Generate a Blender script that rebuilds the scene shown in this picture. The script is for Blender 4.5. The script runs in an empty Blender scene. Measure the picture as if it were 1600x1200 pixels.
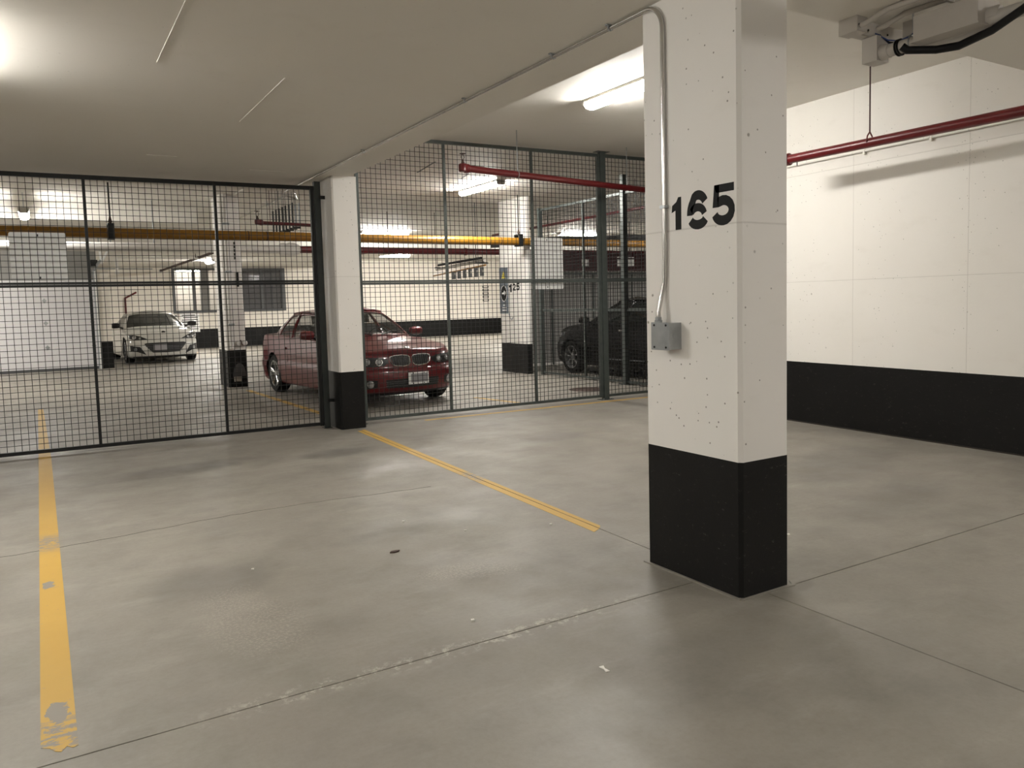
import bpy, bmesh, math, random
from mathutils import Vector, Matrix
from mathutils.bvhtree import BVHTree
random.seed(7)
R = math.radians
SC = bpy.context.scene
COL = SC.collection

# ------------------------------------------------------------------ camera
CAM_H = 1.5
F_PX, YAW, PITCH, ROLL, PPX, PPY = 1225.59, 0.5531, 0.0762, 0.0257, 22.96, -35.61
cd = bpy.data.cameras.new('camera')
cam = bpy.data.objects.new('camera', cd)
COL.objects.link(cam)
cd.sensor_fit = 'HORIZONTAL'
cd.sensor_width = 36.0
cd.lens = 36.0 * F_PX / 1600.0
cd.shift_x = -PPX / 1600.0
cd.shift_y = PPY / 1600.0
cd.clip_start = 0.05
cd.clip_end = 200
_f = Vector((math.sin(YAW) * math.cos(PITCH), math.cos(YAW) * math.cos(PITCH), -math.sin(PITCH)))
_r = Vector((math.cos(YAW), -math.sin(YAW), 0))
_d = _f.cross(_r)
_rx = math.cos(ROLL) * _r + math.sin(ROLL) * _d
_dn = -math.sin(ROLL) * _r + math.cos(ROLL) * _d
_m = Matrix((( _rx.x, -_dn.x, -_f.x, 0), (_rx.y, -_dn.y, -_f.y, 0), (_rx.z, -_dn.z, -_f.z, CAM_H), (0, 0, 0, 1)))
cam.matrix_world = _m
SC.camera = cam

# ------------------------------------------------------------------ world and exposure
w = bpy.data.worlds.new('world')
SC.world = w
w.use_nodes = True
w.node_tree.nodes['Background'].inputs[0].default_value = (0.9, 0.88, 0.85, 1)
w.node_tree.nodes['Background'].inputs[1].default_value = 0.02
SC.view_settings.view_transform = 'Standard'
SC.view_settings.look = 'None'
SC.view_settings.gamma = 1
SC.view_settings.use_curve_mapping = False
SC.view_settings.exposure = 0.83
SC.cycles.max_bounces = 10
SC.cycles.diffuse_bounces = 5
SC.cycles.transparent_max_bounces = 16
LAMP_POWER = 50.0          # radiance of a fluorescent diffuser
LAMP_COL = (1.0, 0.965, 0.905, 1)

# ------------------------------------------------------------------ materials
class NT:
    def __init__(s, name):
        s.m = bpy.data.materials.new(name)
        s.m.use_nodes = True
        s.t = s.m.node_tree
        s.b = s.t.nodes['Principled BSDF']
        s.n = s.t.nodes
    def node(s, typ, **kw):
        nd = s.n.new(typ)
        for k, v in kw.items():
            setattr(nd, k, v)
        return nd
    def link(s, a, b):
        s.t.links.new(a, b)
    def set(s, nd, key, val):
        if hasattr(val, 'is_linked') or isinstance(val, bpy.types.NodeSocket):
            s.link(val, nd.inputs[key])
        else:
            nd.inputs[key].default_value = val
    def pos(s):
        if not hasattr(s, '_p'):
            s._p = s.node('ShaderNodeNewGeometry').outputs['Position']
        return s._p
    def noise(s, scale, detail=4, rough=0.55, vec=None, out='Fac', sc=None):
        nd = s.node('ShaderNodeTexNoise')
        v = vec or s.pos()
        if sc:
            mp = s.node('ShaderNodeMapping'); s.link(v, mp.inputs[0]); mp.inputs['Scale'].default_value = sc; v = mp.outputs[0]
        s.link(v, nd.inputs['Vector'])
        nd.inputs['Scale'].default_value = scale; nd.inputs['Detail'].default_value = detail; nd.inputs['Roughness'].default_value = rough
        return nd.outputs[out]
    def math(s, op, a, b=0.0, c=None, clamp=False):
        nd = s.node('ShaderNodeMath', operation=op); nd.use_clamp = clamp
        s.set(nd, 0, a); s.set(nd, 1, b)
        if c is not None: s.set(nd, 2, c)
        return nd.outputs[0]
    def ramp(s, v, lo, hi, a=0.0, b=1.0):
        nd = s.node('ShaderNodeMapRange'); nd.interpolation_type = 'SMOOTHSTEP'
        s.set(nd, 0, v); nd.inputs[1].default_value = lo; nd.inputs[2].default_value = hi
        nd.inputs[3].default_value = a; nd.inputs[4].default_value = b
        return nd.outputs[0]
    def mix(s, f, a, b):
        nd = s.node('ShaderNodeMix', data_type='RGBA')
        s.set(nd, 0, f); s.set(nd, 6, a); s.set(nd, 7, b)
        return nd.outputs[2]
    def xyz(s):
        if not hasattr(s, '_x'):
            nd = s.node('ShaderNodeSeparateXYZ'); s.link(s.pos(), nd.inputs[0]); s._x = nd.outputs
        return s._x
    def ellipse(s, cx, cy, rx, ry, ang=0.0, wob=0.5, ns=3.0):
        """soft blot with a ragged edge at a place of the floor"""
        x, y, z = s.xyz()
        dx = s.math('SUBTRACT', x, cx); dy = s.math('SUBTRACT', y, cy)
        ca, sa = math.cos(ang), math.sin(ang)
        u = s.math('DIVIDE', s.math('ADD', s.math('MULTIPLY', dx, ca), s.math('MULTIPLY', dy, sa)), rx)
        v = s.math('DIVIDE', s.math('SUBTRACT', s.math('MULTIPLY', dy, ca), s.math('MULTIPLY', dx, sa)), ry)
        d = s.math('ADD', s.math('MULTIPLY', u, u), s.math('MULTIPLY', v, v))
        if not hasattr(s, '_en'): s._en = {}
        if ns not in s._en: s._en[ns] = s.noise(ns, 4, 0.6)
        n = s._en[ns]
        d = s.math('ADD', d, s.math('MULTIPLY', s.math('SUBTRACT', n, 0.5), wob * 3))
        return s.ramp(d, 0.1, 1.1, 1.0, 0.0)
    def bump(s, h, strength=0.3, dist=0.01):
        nd = s.node('ShaderNodeBump'); nd.inputs['Strength'].default_value = strength; nd.inputs['Distance'].default_value = dist
        s.set(nd, 'Height', h); s.link(nd.outputs[0], s.b.inputs['Normal'])
    def fin(s, col=None, rough=None, metal=None, **kw):
        if col is not None: s.set(s.b, 'Base Color', col)
        if rough is not None: s.set(s.b, 'Roughness', rough)
        if metal is not None: s.set(s.b, 'Metallic', metal)
        for k, v in kw.items(): s.set(s.b, k.replace('_', ' '), v)
        return s.m
def c4(r, g, b): return (r, g, b, 1.0)

def simple(name, col, rough=0.5, metal=0.0, var=0.12, ns=9.0, **kw):
    t = NT(name)
    n = t.noise(ns, 4)
    lo = c4(*[x * (1 - var) for x in col]); hi = c4(*[min(1, x * (1 + var)) for x in col])
    return t.fin(t.mix(n, lo, hi), rough, metal, **kw)

def floor_mat():
    t = NT('floor_concrete')
    big = t.noise(0.55, 5, 0.6); mid = t.noise(2.6, 6, 0.65); fine = t.noise(38, 4, 0.7)
    sw = t.noise(1.1, 6, 0.7, sc=(1.0, 3.2, 1.0))
    col = t.mix(big, c4(0.218, 0.200, 0.170), c4(0.290, 0.268, 0.230))
    col = t.mix(t.ramp(mid, 0.42, 0.72, 0, 0.55), col, c4(0.175, 0.160, 0.136))
    col = t.mix(t.ramp(sw, 0.5, 0.75, 0, 0.5), col, c4(0.345, 0.322, 0.278))
    col = t.mix(t.ramp(fine, 0.35, 0.75, 0, 0.22), col, c4(0.15, 0.136, 0.114))
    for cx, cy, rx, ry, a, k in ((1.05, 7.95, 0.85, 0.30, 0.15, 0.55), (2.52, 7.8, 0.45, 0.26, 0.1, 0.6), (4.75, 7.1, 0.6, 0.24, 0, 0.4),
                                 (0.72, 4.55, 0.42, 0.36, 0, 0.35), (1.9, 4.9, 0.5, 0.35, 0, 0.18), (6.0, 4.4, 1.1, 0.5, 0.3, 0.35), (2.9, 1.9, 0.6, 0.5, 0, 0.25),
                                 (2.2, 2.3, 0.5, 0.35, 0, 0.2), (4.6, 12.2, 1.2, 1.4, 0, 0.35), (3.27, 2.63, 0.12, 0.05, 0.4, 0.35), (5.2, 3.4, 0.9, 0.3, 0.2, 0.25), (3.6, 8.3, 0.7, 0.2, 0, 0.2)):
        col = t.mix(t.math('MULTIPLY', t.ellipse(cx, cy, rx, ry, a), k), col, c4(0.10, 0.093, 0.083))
    # scoured patches with exposed sand
    scour = t.math('MAXIMUM', t.ellipse(0.78, 3.85, 0.28, 0.62, 0.1), t.ellipse(1.95, 3.85, 0.34, 0.16, -0.4))
    grit = t.noise(70, 3, 0.7)
    col = t.mix(t.math('MULTIPLY', scour, t.ramp(grit, 0.45, 0.65, 0, 0.55)), col, c4(0.40, 0.365, 0.31))
    # lime crumbs beside the long joint
    x, y, z = t.xyz()
    near = t.ramp(t.math('ABSOLUTE', t.math('SUBTRACT', y, 2.99)), 0.01, 0.09, 1.0, 0.0)
    near = t.math('MULTIPLY', near, t.ramp(x, 0.2, 0.75)); near = t.math('MULTIPLY', near, t.ramp(x, 1.9, 3.0, 1.0, 0.0))
    crumb = t.math('MULTIPLY', near, t.ramp(t.noise(16, 6, 0.75), 0.5, 0.62))
    col = t.mix(t.math('MULTIPLY', crumb, 0.7), col, c4(0.52, 0.48, 0.415))
    h = t.math('ADD', t.math('MULTIPLY', fine, 0.25), t.math('MULTIPLY', mid, 0.5))
    h = t.math('ADD', h, t.math('MULTIPLY', t.math('MULTIPLY', scour, grit), 0.8))
    h = t.math('ADD', h, crumb)
    t.bump(h, 0.22, 0.012)
    rough = t.ramp(t.noise(1.7, 5, 0.6), 0.3, 0.75, 0.42, 0.66)
    return t.fin(col, rough, 0.0)

def white_paint(name, base, pit=0.6, warm=0.06, lines=None, rough=0.55):
    """painted concrete: fine pores, cloudy stains, shallow board marks"""
    t = NT(name)
    a = c4(*base); b = c4(base[0] * (1 - warm), base[1] * (1 - warm * 1.25), base[2] * (1 - warm * 1.7))
    col = t.mix(t.noise(0.9, 5, 0.6), a, b)
    col = t.mix(t.ramp(t.noise(2.4, 5, 0.6, sc=(1, 1, 2.2)), 0.55, 0.8, 0, 0.3), col, c4(base[0] * .82, base[1] * .80, base[2] * .76))
    v = t.node('ShaderNodeTexVoronoi'); t.link(t.pos(), v.inputs['Vector']); v.inputs['Scale'].default_value = 22.0
    wob = t.math('MULTIPLY', t.noise(60, 2), 0.10)
    d = t.math('ADD', v.outputs['Distance'], wob)
    sel = t.ramp(t.noise(1.6, 3, 0.6), 0.42, 0.54)
    szn = t.node('ShaderNodeSeparateColor'); t.link(v.outputs['Color'], szn.inputs[0])
    keep = t.math('GREATER_THAN', szn.outputs[0], 0.55)
    pits = t.math('MULTIPLY', t.math('MULTIPLY', t.ramp(d, 0.125, 0.175, 1, 0), sel), keep)
    col = t.mix(t.math('MULTIPLY', pits, pit), col, c4(0.10, 0.085, 0.06))
    v2 = t.node('ShaderNodeTexVoronoi'); t.link(t.pos(), v2.inputs['Vector']); v2.inputs['Scale'].default_value = 5.0
    big = t.math('MULTIPLY', t.ramp(t.math('ADD', v2.outputs['Distance'], t.math('MULTIPLY', t.noise(30, 3), 0.06)), 0.055, 0.085, 1, 0), t.ramp(t.noise(1.1, 2), 0.5, 0.56))
    col = t.mix(t.math('MULTIPLY', big, pit * 0.9), col, c4(0.12, 0.10, 0.07))
    h = t.math('SUBTRACT', t.math('MULTIPLY', t.noise(45, 4, 0.6), 0.2), t.math('ADD', pits, big))
    if lines:
        x, y, z = t.xyz()
        ax = {'x': x, 'y': y, 'z': z}
        for k, (axis, start, step) in enumerate(lines):
            q = t.math('PINGPONG', t.math('SUBTRACT', ax[axis], start), step / 2)
            ln = t.ramp(q, 0.002, 0.006, 1.0, 0.0)
            col = t.mix(t.math('MULTIPLY', ln, 0.22), col, c4(0.25, 0.22, 0.18))
            h = t.math('SUBTRACT', h, t.math('MULTIPLY', ln, 0.6))
    t.bump(h, 0.35, 0.006)
    return t.fin(col, rough, 0.0)

def black_paint():
    t = NT('black_paint')
    n = t.noise(3.0, 5, 0.6)
    col = t.mix(n, c4(0.0035, 0.0035, 0.0035), c4(0.009, 0.0087, 0.0083))
    sc = t.ramp(t.noise(20, 6, 0.8, sc=(1, 1, 2.5)), 0.60, 0.68)
    col = t.mix(t.math('MULTIPLY', sc, 0.30), col, c4(0.16, 0.155, 0.145))
    t.bump(t.noise(55, 4), 0.15, 0.004)
    return t.fin(col, 0.45, 0.0, Specular_IOR_Level=0.22)

def line_paint():
    t = NT('yellow_line_paint')
    n = t.noise(1.4, 5, 0.65); f = t.noise(14, 6, 0.75, sc=(1.0, 2.2, 1.0))
    col = t.mix(n, c4(0.44, 0.262, 0.038), c4(0.57, 0.355, 0.072))
    x, y, z = t.xyz()
    # scuffed bare places: near the stop end and two tyre-worn bands of the long line
    worn = t.math('MAXIMUM', t.ramp(t.ellipse(-0.035, 3.37, 0.045, 0.12, 0, 0.95, 26), 0.40, 0.52), t.math('MULTIPLY', t.ramp(t.math('ABSOLUTE', t.math('SUBTRACT', y, 3.18)), 0.06, 0.2, 1, 0), t.ramp(f, 0.49, 0.52)))
    worn = t.math('MAXIMUM', worn, t.math('MULTIPLY', t.ramp(t.math('ABSOLUTE', t.math('SUBTRACT', y, 5.95)), 0.05, 0.3, 1, 0), t.ramp(f, 0.46, 0.5)))
    worn = t.math('MAXIMUM', worn, t.ramp(t.ellipse(-0.055, 5.02, 0.035, 0.10, 0, 0.95, 26), 0.42, 0.54))
    worn = t.math('MAXIMUM', worn, t.ramp(f, 0.62, 0.68, 0, 0.8))
    col = t.mix(worn, col, c4(0.245, 0.224, 0.190))
    return t.fin(col, 0.55, 0.0)

M = {}
M['floor'] = floor_mat()
M['groove'] = simple('joint_dirt', (0.028, 0.022, 0.017), 0.95)
M['column'] = white_paint('column_white_paint', (0.80, 0.78, 0.75), 0.75, lines=[('z', 0.55, 1.3)])
M['wall'] = white_paint('wall_white_paint', (0.82, 0.80, 0.76), 0.6, lines=[('y', 4.12, 1.27), ('z', 0.42, 1.22)])
M['far_wall'] = white_paint('far_wall_paint', (0.74, 0.70, 0.63), 0.35, lines=[('x', 0.0, 1.22), ('z', 0.3, 1.22)])
M['ceiling'] = white_paint('ceiling_paint', (0.76, 0.735, 0.685), 0.12, lines=None, rough=0.6)
M['ceiling_hi'] = white_paint('raised_ceiling_paint', (0.80, 0.78, 0.735), 0.12, lines=None, rough=0.6)
M['black'] = black_paint()
M['yellow'] = line_paint()
M['stencil'] = simple('stencil_black', (0.006, 0.006, 0.006), 0.6, Specular_IOR_Level=0.2)
M['green_steel'] = simple('dark_green_steel', (0.072, 0.084, 0.079), 0.38, 0.3, 0.25)
M['dark_green'] = simple('dark_bottle_green_steel', (0.030, 0.036, 0.034), 0.38, 0.3, 0.25)
M['black_steel'] = simple('blackened_steel', (0.009, 0.010, 0.010), 0.42, 0.3, 0.25)
M['wire'] = simple('fence_wire', (0.014, 0.015, 0.0145), 0.5, 0.3)
M['galv'] = simple('galvanised', (0.40, 0.42, 0.43), 0.38, 0.85, 0.3, 14)
M['chrome'] = simple('bright_conduit', (0.62, 0.61, 0.59), 0.24, 1.0, 0.1)
M['red_pipe'] = simple('red_pipe_paint', (0.115, 0.006, 0.008), 0.32, 0.0, 0.2)
M['maroon'] = simple('maroon_paint', (0.045, 0.007, 0.010), 0.5)
M['gas'] = simple('yellow_gas_paint', (0.31, 0.145, 0.012), 0.40, 0.0, 0.12)
M['white_pipe'] = simple('white_wrap', (0.70, 0.68, 0.65), 0.55, 0.0, 0.1)
M['sign_white'] = simple('sign_white', (0.90, 0.90, 0.88), 0.28, 0.0, 0.02)
M['painted_steel'] = simple('grey_painted_conduit', (0.47, 0.44, 0.40), 0.55, 0.0, 0.1)
M['cable'] = simple('black_cable', (0.004, 0.004, 0.0045), 0.5, Specular_IOR_Level=0.25)
M['blue'] = simple('blue_wire', (0.02, 0.045, 0.16), 0.4)
M['door_white'] = simple('garage_door_white', (0.70, 0.69, 0.70), 0.4, 0.0, 0.04)
M['grey_panel'] = simple('grey_panel', (0.27, 0.265, 0.25), 0.6, 0.0, 0.1)
M['grey_dark'] = simple('dark_grey', (0.075, 0.078, 0.08), 0.5)
M['sign_blue'] = simple('slate_sign', (0.11, 0.135, 0.165), 0.4, 0.0, 0.04)
M['sign_yellow'] = simple('sign_yellow', (0.75, 0.62, 0.08), 0.4)
M['rubber'] = simple('rubber', (0.007, 0.007, 0.007), 0.8, Specular_IOR_Level=0.25)
M['paper'] = simple('paper', (0.80, 0.78, 0.72), 0.7)
M['housing'] = simple('lamp_housing', (0.42, 0.39, 0.35), 0.5)
M['rust'] = simple('rust_iron', (0.075, 0.045, 0.035), 0.75, 0.2, 0.4)
M['seat'] = simple('seat_cloth', (0.09, 0.09, 0.088), 0.8)
M['alloy'] = simple('alloy', (0.52, 0.52, 0.52), 0.28, 0.9)
M['dark_alloy'] = simple('dark_alloy', (0.10, 0.10, 0.105), 0.3, 0.8)
M['lens'] = simple('lamp_lens', (0.55, 0.56, 0.57), 0.08, 0.6, 0.05)
M['plate_grey'] = simple('plate_grey', (0.30, 0.29, 0.30), 0.5, 0.0, 0.05)
M['trim_black'] = simple('black_trim', (0.010, 0.010, 0.011), 0.35)
M['paint_red'] = simple('car_paint_red', (0.120, 0.003, 0.006), 0.30, 0.0, 0.05, Coat_Weight=0.45, Coat_Roughness=0.04)
M['paint_white'] = simple('car_paint_white', (0.60, 0.59, 0.55), 0.22, 0.0, 0.03, Coat_Weight=0.7, Coat_Roughness=0.05)
M['paint_black'] = simple('car_paint_black', (0.0025, 0.0025, 0.003), 0.25, 0.0, 0.05, Specular_IOR_Level=0.25)
M['glass'] = NT('car_glass').fin(c4(0.02, 0.027, 0.024), 0.04, 0.0, Alpha=0.45)
M['glass_dark'] = NT('tinted_car_glass').fin(c4(0.010, 0.013, 0.012), 0.05, 0.0, Alpha=0.90)
M['clear_glass'] = NT('clear_room_glass').fin(c4(0.25, 0.25, 0.24), 0.05, 0.0, Alpha=0.14)
M['window_glass'] = NT('room_glass').fin(c4(0.12, 0.12, 0.125), 0.08, 0.0, Alpha=0.55)
def lamp_mat(k):
    key = 'lamp%g' % k
    if key not in M: M[key] = NT('fluorescent_diffuser').fin(c4(0.9, 0.88, 0.82), 0.4, 0.0, Emission_Color=LAMP_COL, Emission_Strength=LAMP_POWER * k)
    return M[key]

# ------------------------------------------------------------------ mesh helpers
ORG = {}
class MB:
    def __init__(s): s.v = []; s.f = []
    def add(s, vs, fs):
        o = len(s.v); s.v += [tuple(p) for p in vs]; s.f += [tuple(i + o for i in f) for f in fs]
        return s
    def box(s, x0, x1, y0, y1, z0, z1):
        return s.add([(x, y, z) for z in (z0, z1) for y in (y0, y1) for x in (x0, x1)],
                     [(0, 2, 3, 1), (4, 5, 7, 6), (0, 1, 5, 4), (2, 6, 7, 3), (0, 4, 6, 2), (1, 3, 7, 5)])
    def obox(s, fr, u0, u1, d0, d1, z0, z1):
        """box in a vertical frame: u along the frame, d across it"""
        return s.add([fr(u, d, z) for z in (z0, z1) for d in (d0, d1) for u in (u0, u1)],
                     [(0, 2, 3, 1), (4, 5, 7, 6), (0, 1, 5, 4), (2, 6, 7, 3), (0, 4, 6, 2), (1, 3, 7, 5)])
    def prism(s, pts, a, b, fn):
        """polygon pts (p,q) swept from a to b, fn(p,q,t) -> xyz"""
        n = len(pts)
        vs = [fn(p, q, a) for p, q in pts] + [fn(p, q, b) for p, q in pts]
        fs = [tuple(range(n))[::-1], tuple(range(n, 2 * n))] + [(i, (i + 1) % n, n + (i + 1) % n, n + i) for i in range(n)]
        return s.add(vs, fs)
    def tube(s, path, r, n=10, cap=True, taper=None):
        path = [Vector(p) for p in path]
        rings = []
        up = None
        for i, p in enumerate(path):
            t = ((path[min(i + 1, len(path) - 1)] - p).normalized() + (p - path[max(i - 1, 0)]).normalized())
            t = t.normalized() if t.length > 1e-6 else Vector((0, 0, 1))
            if up is None:
                up = Vector((0, 0, 1)) if abs(t.z) < 0.9 else Vector((1, 0, 0))
            a = t.cross(up)
            if a.length < 1e-4: a = t.orthogonal()
            a.normalize(); b = a.cross(t).normalized(); up = b
            rr = r if taper is None else taper[i]
            k = 1.0
            if 0 < i < len(path) - 1:
                c = (path[i + 1] - p).normalized().dot((p - path[i - 1]).normalized())
                k = 1.0 / max(0.5, math.sqrt(max(0.0, (1 + c) / 2)))
            rings.append([p + (a * math.cos(2 * math.pi * j / n) + b * math.sin(2 * math.pi * j / n)) * rr * (1 + (k - 1) * 0.5) for j in range(n)])
        vs = [q for rg in rings for q in rg]
        fs = []
        for i in range(len(rings) - 1):
            for j in range(n):
                fs.append((i * n + j, i * n + (j + 1) % n, (i + 1) * n + (j + 1) % n, (i + 1) * n + j))
        if cap:
            fs.append(tuple(range(n))[::-1]); fs.append(tuple((len(rings) - 1) * n + j for j in range(n)))
        return s.add(vs, fs)
    def lathe(s, prof, o, ax, n=24, closed=False):
        """prof: (r, h) pairs along axis ax from o"""
        o = Vector(o); ax = Vector(ax).normalized(); a = ax.orthogonal().normalized(); b = ax.cross(a)
        vs = [o + ax * h + (a * math.cos(2 * math.pi * j / n) + b * math.sin(2 * math.pi * j / n)) * max(r, 1e-4) for r, h in prof for j in range(n)]
        fs = []
        m = len(prof)
        for i in range(m if closed else m - 1):
            for j in range(n):
                k = (i + 1) % m
                fs.append((i * n + j, i * n + (j + 1) % n, k * n + (j + 1) % n, k * n + j))
        if not closed:
            fs.append(tuple(range(n))[::-1]); fs.append(tuple((m - 1) * n + j for j in range(n)))
        return s.add(vs, fs)
    def grid(s, rows):
        n = len(rows[0]); vs = [p for r in rows for p in r]
        return s.add(vs, [(i * n + j, i * n + j + 1, (i + 1) * n + j + 1, (i + 1) * n + j) for i in range(len(rows) - 1) for j in range(n - 1)])
    def ribbon(s, path, wdt, fn, t0, t1):
        """flat stroke with square ends, given thickness t0..t1 through fn(p,q,t)"""
        P = [Vector((p[0], p[1])) for p in path]; L, Rr = [], []
        for i, p in enumerate(P):
            d = (P[min(i + 1, len(P) - 1)] - P[max(i - 1, 0)]).normalized(); nn = Vector((-d.y, d.x)) * wdt / 2
            L.append(p + nn); Rr.append(p - nn)
        for i in range(len(P) - 1):
            q = [L[i], L[i + 1], Rr[i + 1], Rr[i]]
            s.prism([(a.x, a.y) for a in q], t0, t1, fn)
        return s
    def mesh(s, name, mat, org=(0, 0, 0), smooth=None, merge=0.0, fix=True):
        me = bpy.data.meshes.new(name)
        me.from_pydata([(a[0] - org[0], a[1] - org[1], a[2] - org[2]) for a in s.v], [], s.f)
        if fix or merge:
            bm = bmesh.new(); bm.from_mesh(me)
            if merge: bmesh.ops.remove_doubles(bm, verts=bm.verts, dist=merge)
            if fix: bmesh.ops.recalc_face_normals(bm, faces=bm.faces)
            bm.to_mesh(me); bm.free()
        me.materials.append(mat)
        if smooth is not None:
            me.polygons.foreach_set('use_smooth', [True] * len(me.polygons))
            me.set_sharp_from_angle(angle=R(smooth))
        return me
    def build(s, name, mat, parent=None, smooth=None, label=None, kind=None, org=None, merge=0.0):
        o_ = org if org is not None else (ORG.get(parent.name, (0, 0, 0)) if parent else (0, 0, 0))
        o = bpy.data.objects.new(name, s.mesh(name, mat, o_, smooth, merge))
        COL.objects.link(o)
        if parent: o.parent = parent
        elif org is not None: o.location = org
        ORG[o.name] = o_
        if label: o['label'] = label
        if kind: o['kind'] = kind
        return o
def B(*a): return MB().box(*a)
def T(*a, **k): return MB().tube(*a, **k)

def thing(name, label, cat, loc=(0, 0, 0), group=None, rotz=0.0):
    o = bpy.data.objects.new(name, None); COL.objects.link(o)
    o.empty_display_size = 0.2; o.location = loc; o.rotation_euler = (0, 0, rotz)
    ORG[o.name] = tuple(loc) if rotz == 0.0 else (0, 0, 0)
    o['label'] = label; o['category'] = cat
    if group: o['group'] = group
    return o
def tag(o, label, cat, group=None):
    o['label'] = label; o['category'] = cat
    if group: o['group'] = group
    return o
def struct(name, loc=(0, 0, 0)):
    o = bpy.data.objects.new(name, None); COL.objects.link(o); o.location = loc; ORG[o.name] = tuple(loc); o['kind'] = 'structure'
    return o
def frame(ox, oy, ang):
    c, s_ = math.cos(ang), math.sin(ang)
    return lambda u, d, z: (ox + c * u - s_ * d, oy + s_ * u + c * d, z)

# ------------------------------------------------------------------ floor: four slabs and the far field with open joints
Z_LOW, Z_HI = 3.05, 3.66
floor = B(-9, 24, -7, 36, -0.30, -0.018).build('floor', M['groove'], None, org=(7, 14, -0.3)); floor['kind'] = 'structure'
def slab(pts):
    o = MB().prism(pts, -0.019, 0.0, lambda p, q, t: (p, q, t)).build('concrete_slab', M['floor'], floor)
    o['label'] = 'grey trowelled concrete floor slab'
    return o
g = 0.004
jx = lambda y: 3.035 + 0.032 * (y - 4.0)
slab([(-9, -7), (3.035 - g, -7), (3.035 - g, 2.99 - g), (-9, 2.99 - g)])
slab([(-9, 2.99 + g), (jx(2.99) - g, 2.99 + g), (jx(9.72) - g, 9.72), (-9, 9.72)])
slab([(3.035 + g, -7), (24, -7), (24, 2.50), (3.2, 2.66), (3.035 + g, 2.66)])
slab([(jx(2.999) + g, 2.999), (3.035 + g, 2.999), (3.035 + g, 2.67), (3.2, 2.67), (24, 2.51), (24, 9.72), (jx(9.72) + g, 9.72)])
slab([(-9, 9.727), (24, 9.727), (24, 36), (-9, 36)])
# hairline crack wandering across the bay
cr = MB(); pth = []
for i in range(41):
    x = -0.45 + i * 3.1 / 40
    pth.append((x, 5.86 + 0.10 * math.sin(x * 1.7 - 0.6) - 0.06 * x + 0.075 * max(0, x - .5) ** 1.35 + random.uniform(-.012, .012)))
cr.ribbon(pth, 0.006, lambda p, q, t: (p, q, t), -0.004, 0.0006)
cr.build('floor_crack', M['groove'], floor)['label'] = 'hairline crack across the concrete'
# short scratches and gouges in the concrete
def stripe(name, quad, label, cat='floor marking', group=None):
    cx = sum(p[0] for p in quad) / len(quad); cy = sum(p[1] for p in quad) / len(quad)
    o = MB().prism(quad, -0.0005, 0.0016, lambda p, q, t: (p, q, t)).build(name, M['yellow'], None, org=(cx, cy, 0))
    return tag(o, label, cat, group)
def yline(x0, y0, x1, y1, wd):
    d = Vector((x1 - x0, y1 - y0)).normalized(); n_ = Vector((-d.y, d.x)) * wd / 2
    return [(x0 + n_.x, y0 + n_.y), (x0 - n_.x, y0 - n_.y), (x1 - n_.x, y1 - n_.y), (x1 + n_.x, y1 + n_.y)]
# ragged near end of the long line
le = [(-0.090, 3.12), (-0.062, 3.10), (-0.048, 3.07), (-0.030, 3.055), (-0.012, 3.085), (0.006, 3.062), (0.022, 3.07)]
stripe('parking_line', le + [(0.010, 9.45), (-0.044, 14.45), (-0.115, 14.45), (-0.102, 9.45)], 'long worn yellow parking line running under the wire fence')
q = []
for yy in (4.06, 9.08): pass
cxl = lambda y: 3.025 + 0.038 * (y - 4.05)
for side, name_ in ((-1, 'l'), (1, 'r')):
    if side < 0:
        pts = [(cxl(4.04) - 0.062, 4.02), (jx(4.05) - g, 4.06), (jx(9.02) - g, 9.02), (cxl(9.0) - 0.062, 9.0)]
        lbl = 'wide half of the split yellow line joining the two near columns'
    else:
        pts = [(jx(4.07) + g, 4.07), (cxl(4.1) + 0.052, 4.11), (cxl(9.08) + 0.045, 9.08), (jx(9.02) + g, 9.02)]
        lbl = 'narrow half of the split yellow line joining the two near columns'
    stripe('parking_line', pts, lbl)
stripe('parking_line', yline(4.15, 9.26, 8.6, 9.08, 0.08), 'thin faded yellow line painted along the foot of the wire fence')
stripe('parking_line', yline(3.17, 14.9, 3.29, 10.6, 0.10), 'yellow parking line beside the red coupe behind the fence')
stripe('parking_line', yline(5.78, 10.95, 6.02, 9.62, 0.085), 'short slanted yellow line ending at the fence beside the drain cover')
stripe('parking_line', yline(4.55, 29.2, 4.62, 31.8, 0.12), 'yellow parking line beside the white sports car')

# ------------------------------------------------------------------ ceiling
ceil = struct('ceiling', (7, 14, Z_LOW))
B(-9, 24, -7, 36, Z_HI, Z_HI + 0.25).build('ceiling_slab', M['ceiling_hi'], ceil)
B(-9, 3.25, -7, 10.72, Z_LOW, Z_HI - 0.002).build('dropped_slab', M['ceiling'], ceil)['label'] = 'low grey painted concrete slab'
B(3.2515, 24, -7, 2.985, Z_LOW, Z_HI - 0.002).build('dropped_slab', M['ceiling'], ceil)['label'] = 'low grey painted concrete soffit'
B(3.2515, 24, 9.62, 17.6, Z_HI - 0.03, Z_HI - 0.001).build('ceiling_step', M['ceiling'], ceil)
B(-9, 2.95, 17.95, 18.5, 3.33, Z_HI - 0.002).build('beam', M['ceiling_hi'], ceil)
B(-9, 22, 23.7, 24.2, 3.16, Z_HI - 0.002).build('beam', M['ceiling_hi'], ceil)
B(-9, 10.0, 24.2, 36, 3.16, Z_HI - 0.002).build('dropped_slab', M['ceiling'], ceil)
B(10.0015, 24, 24.2, 36, 3.45, Z_HI - 0.002).build('dropped_slab', M['ceiling'], ceil)
for x, y0, y1 in ((0.72, 4.2, 5.47), (1.51, 5.47, 6.89)):
    B(x - 0.002, x + 0.002, y0, y1, Z_LOW - 0.0025, Z_LOW + 0.001).build('form_seam', M['ceiling_hi'], ceil)
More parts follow.
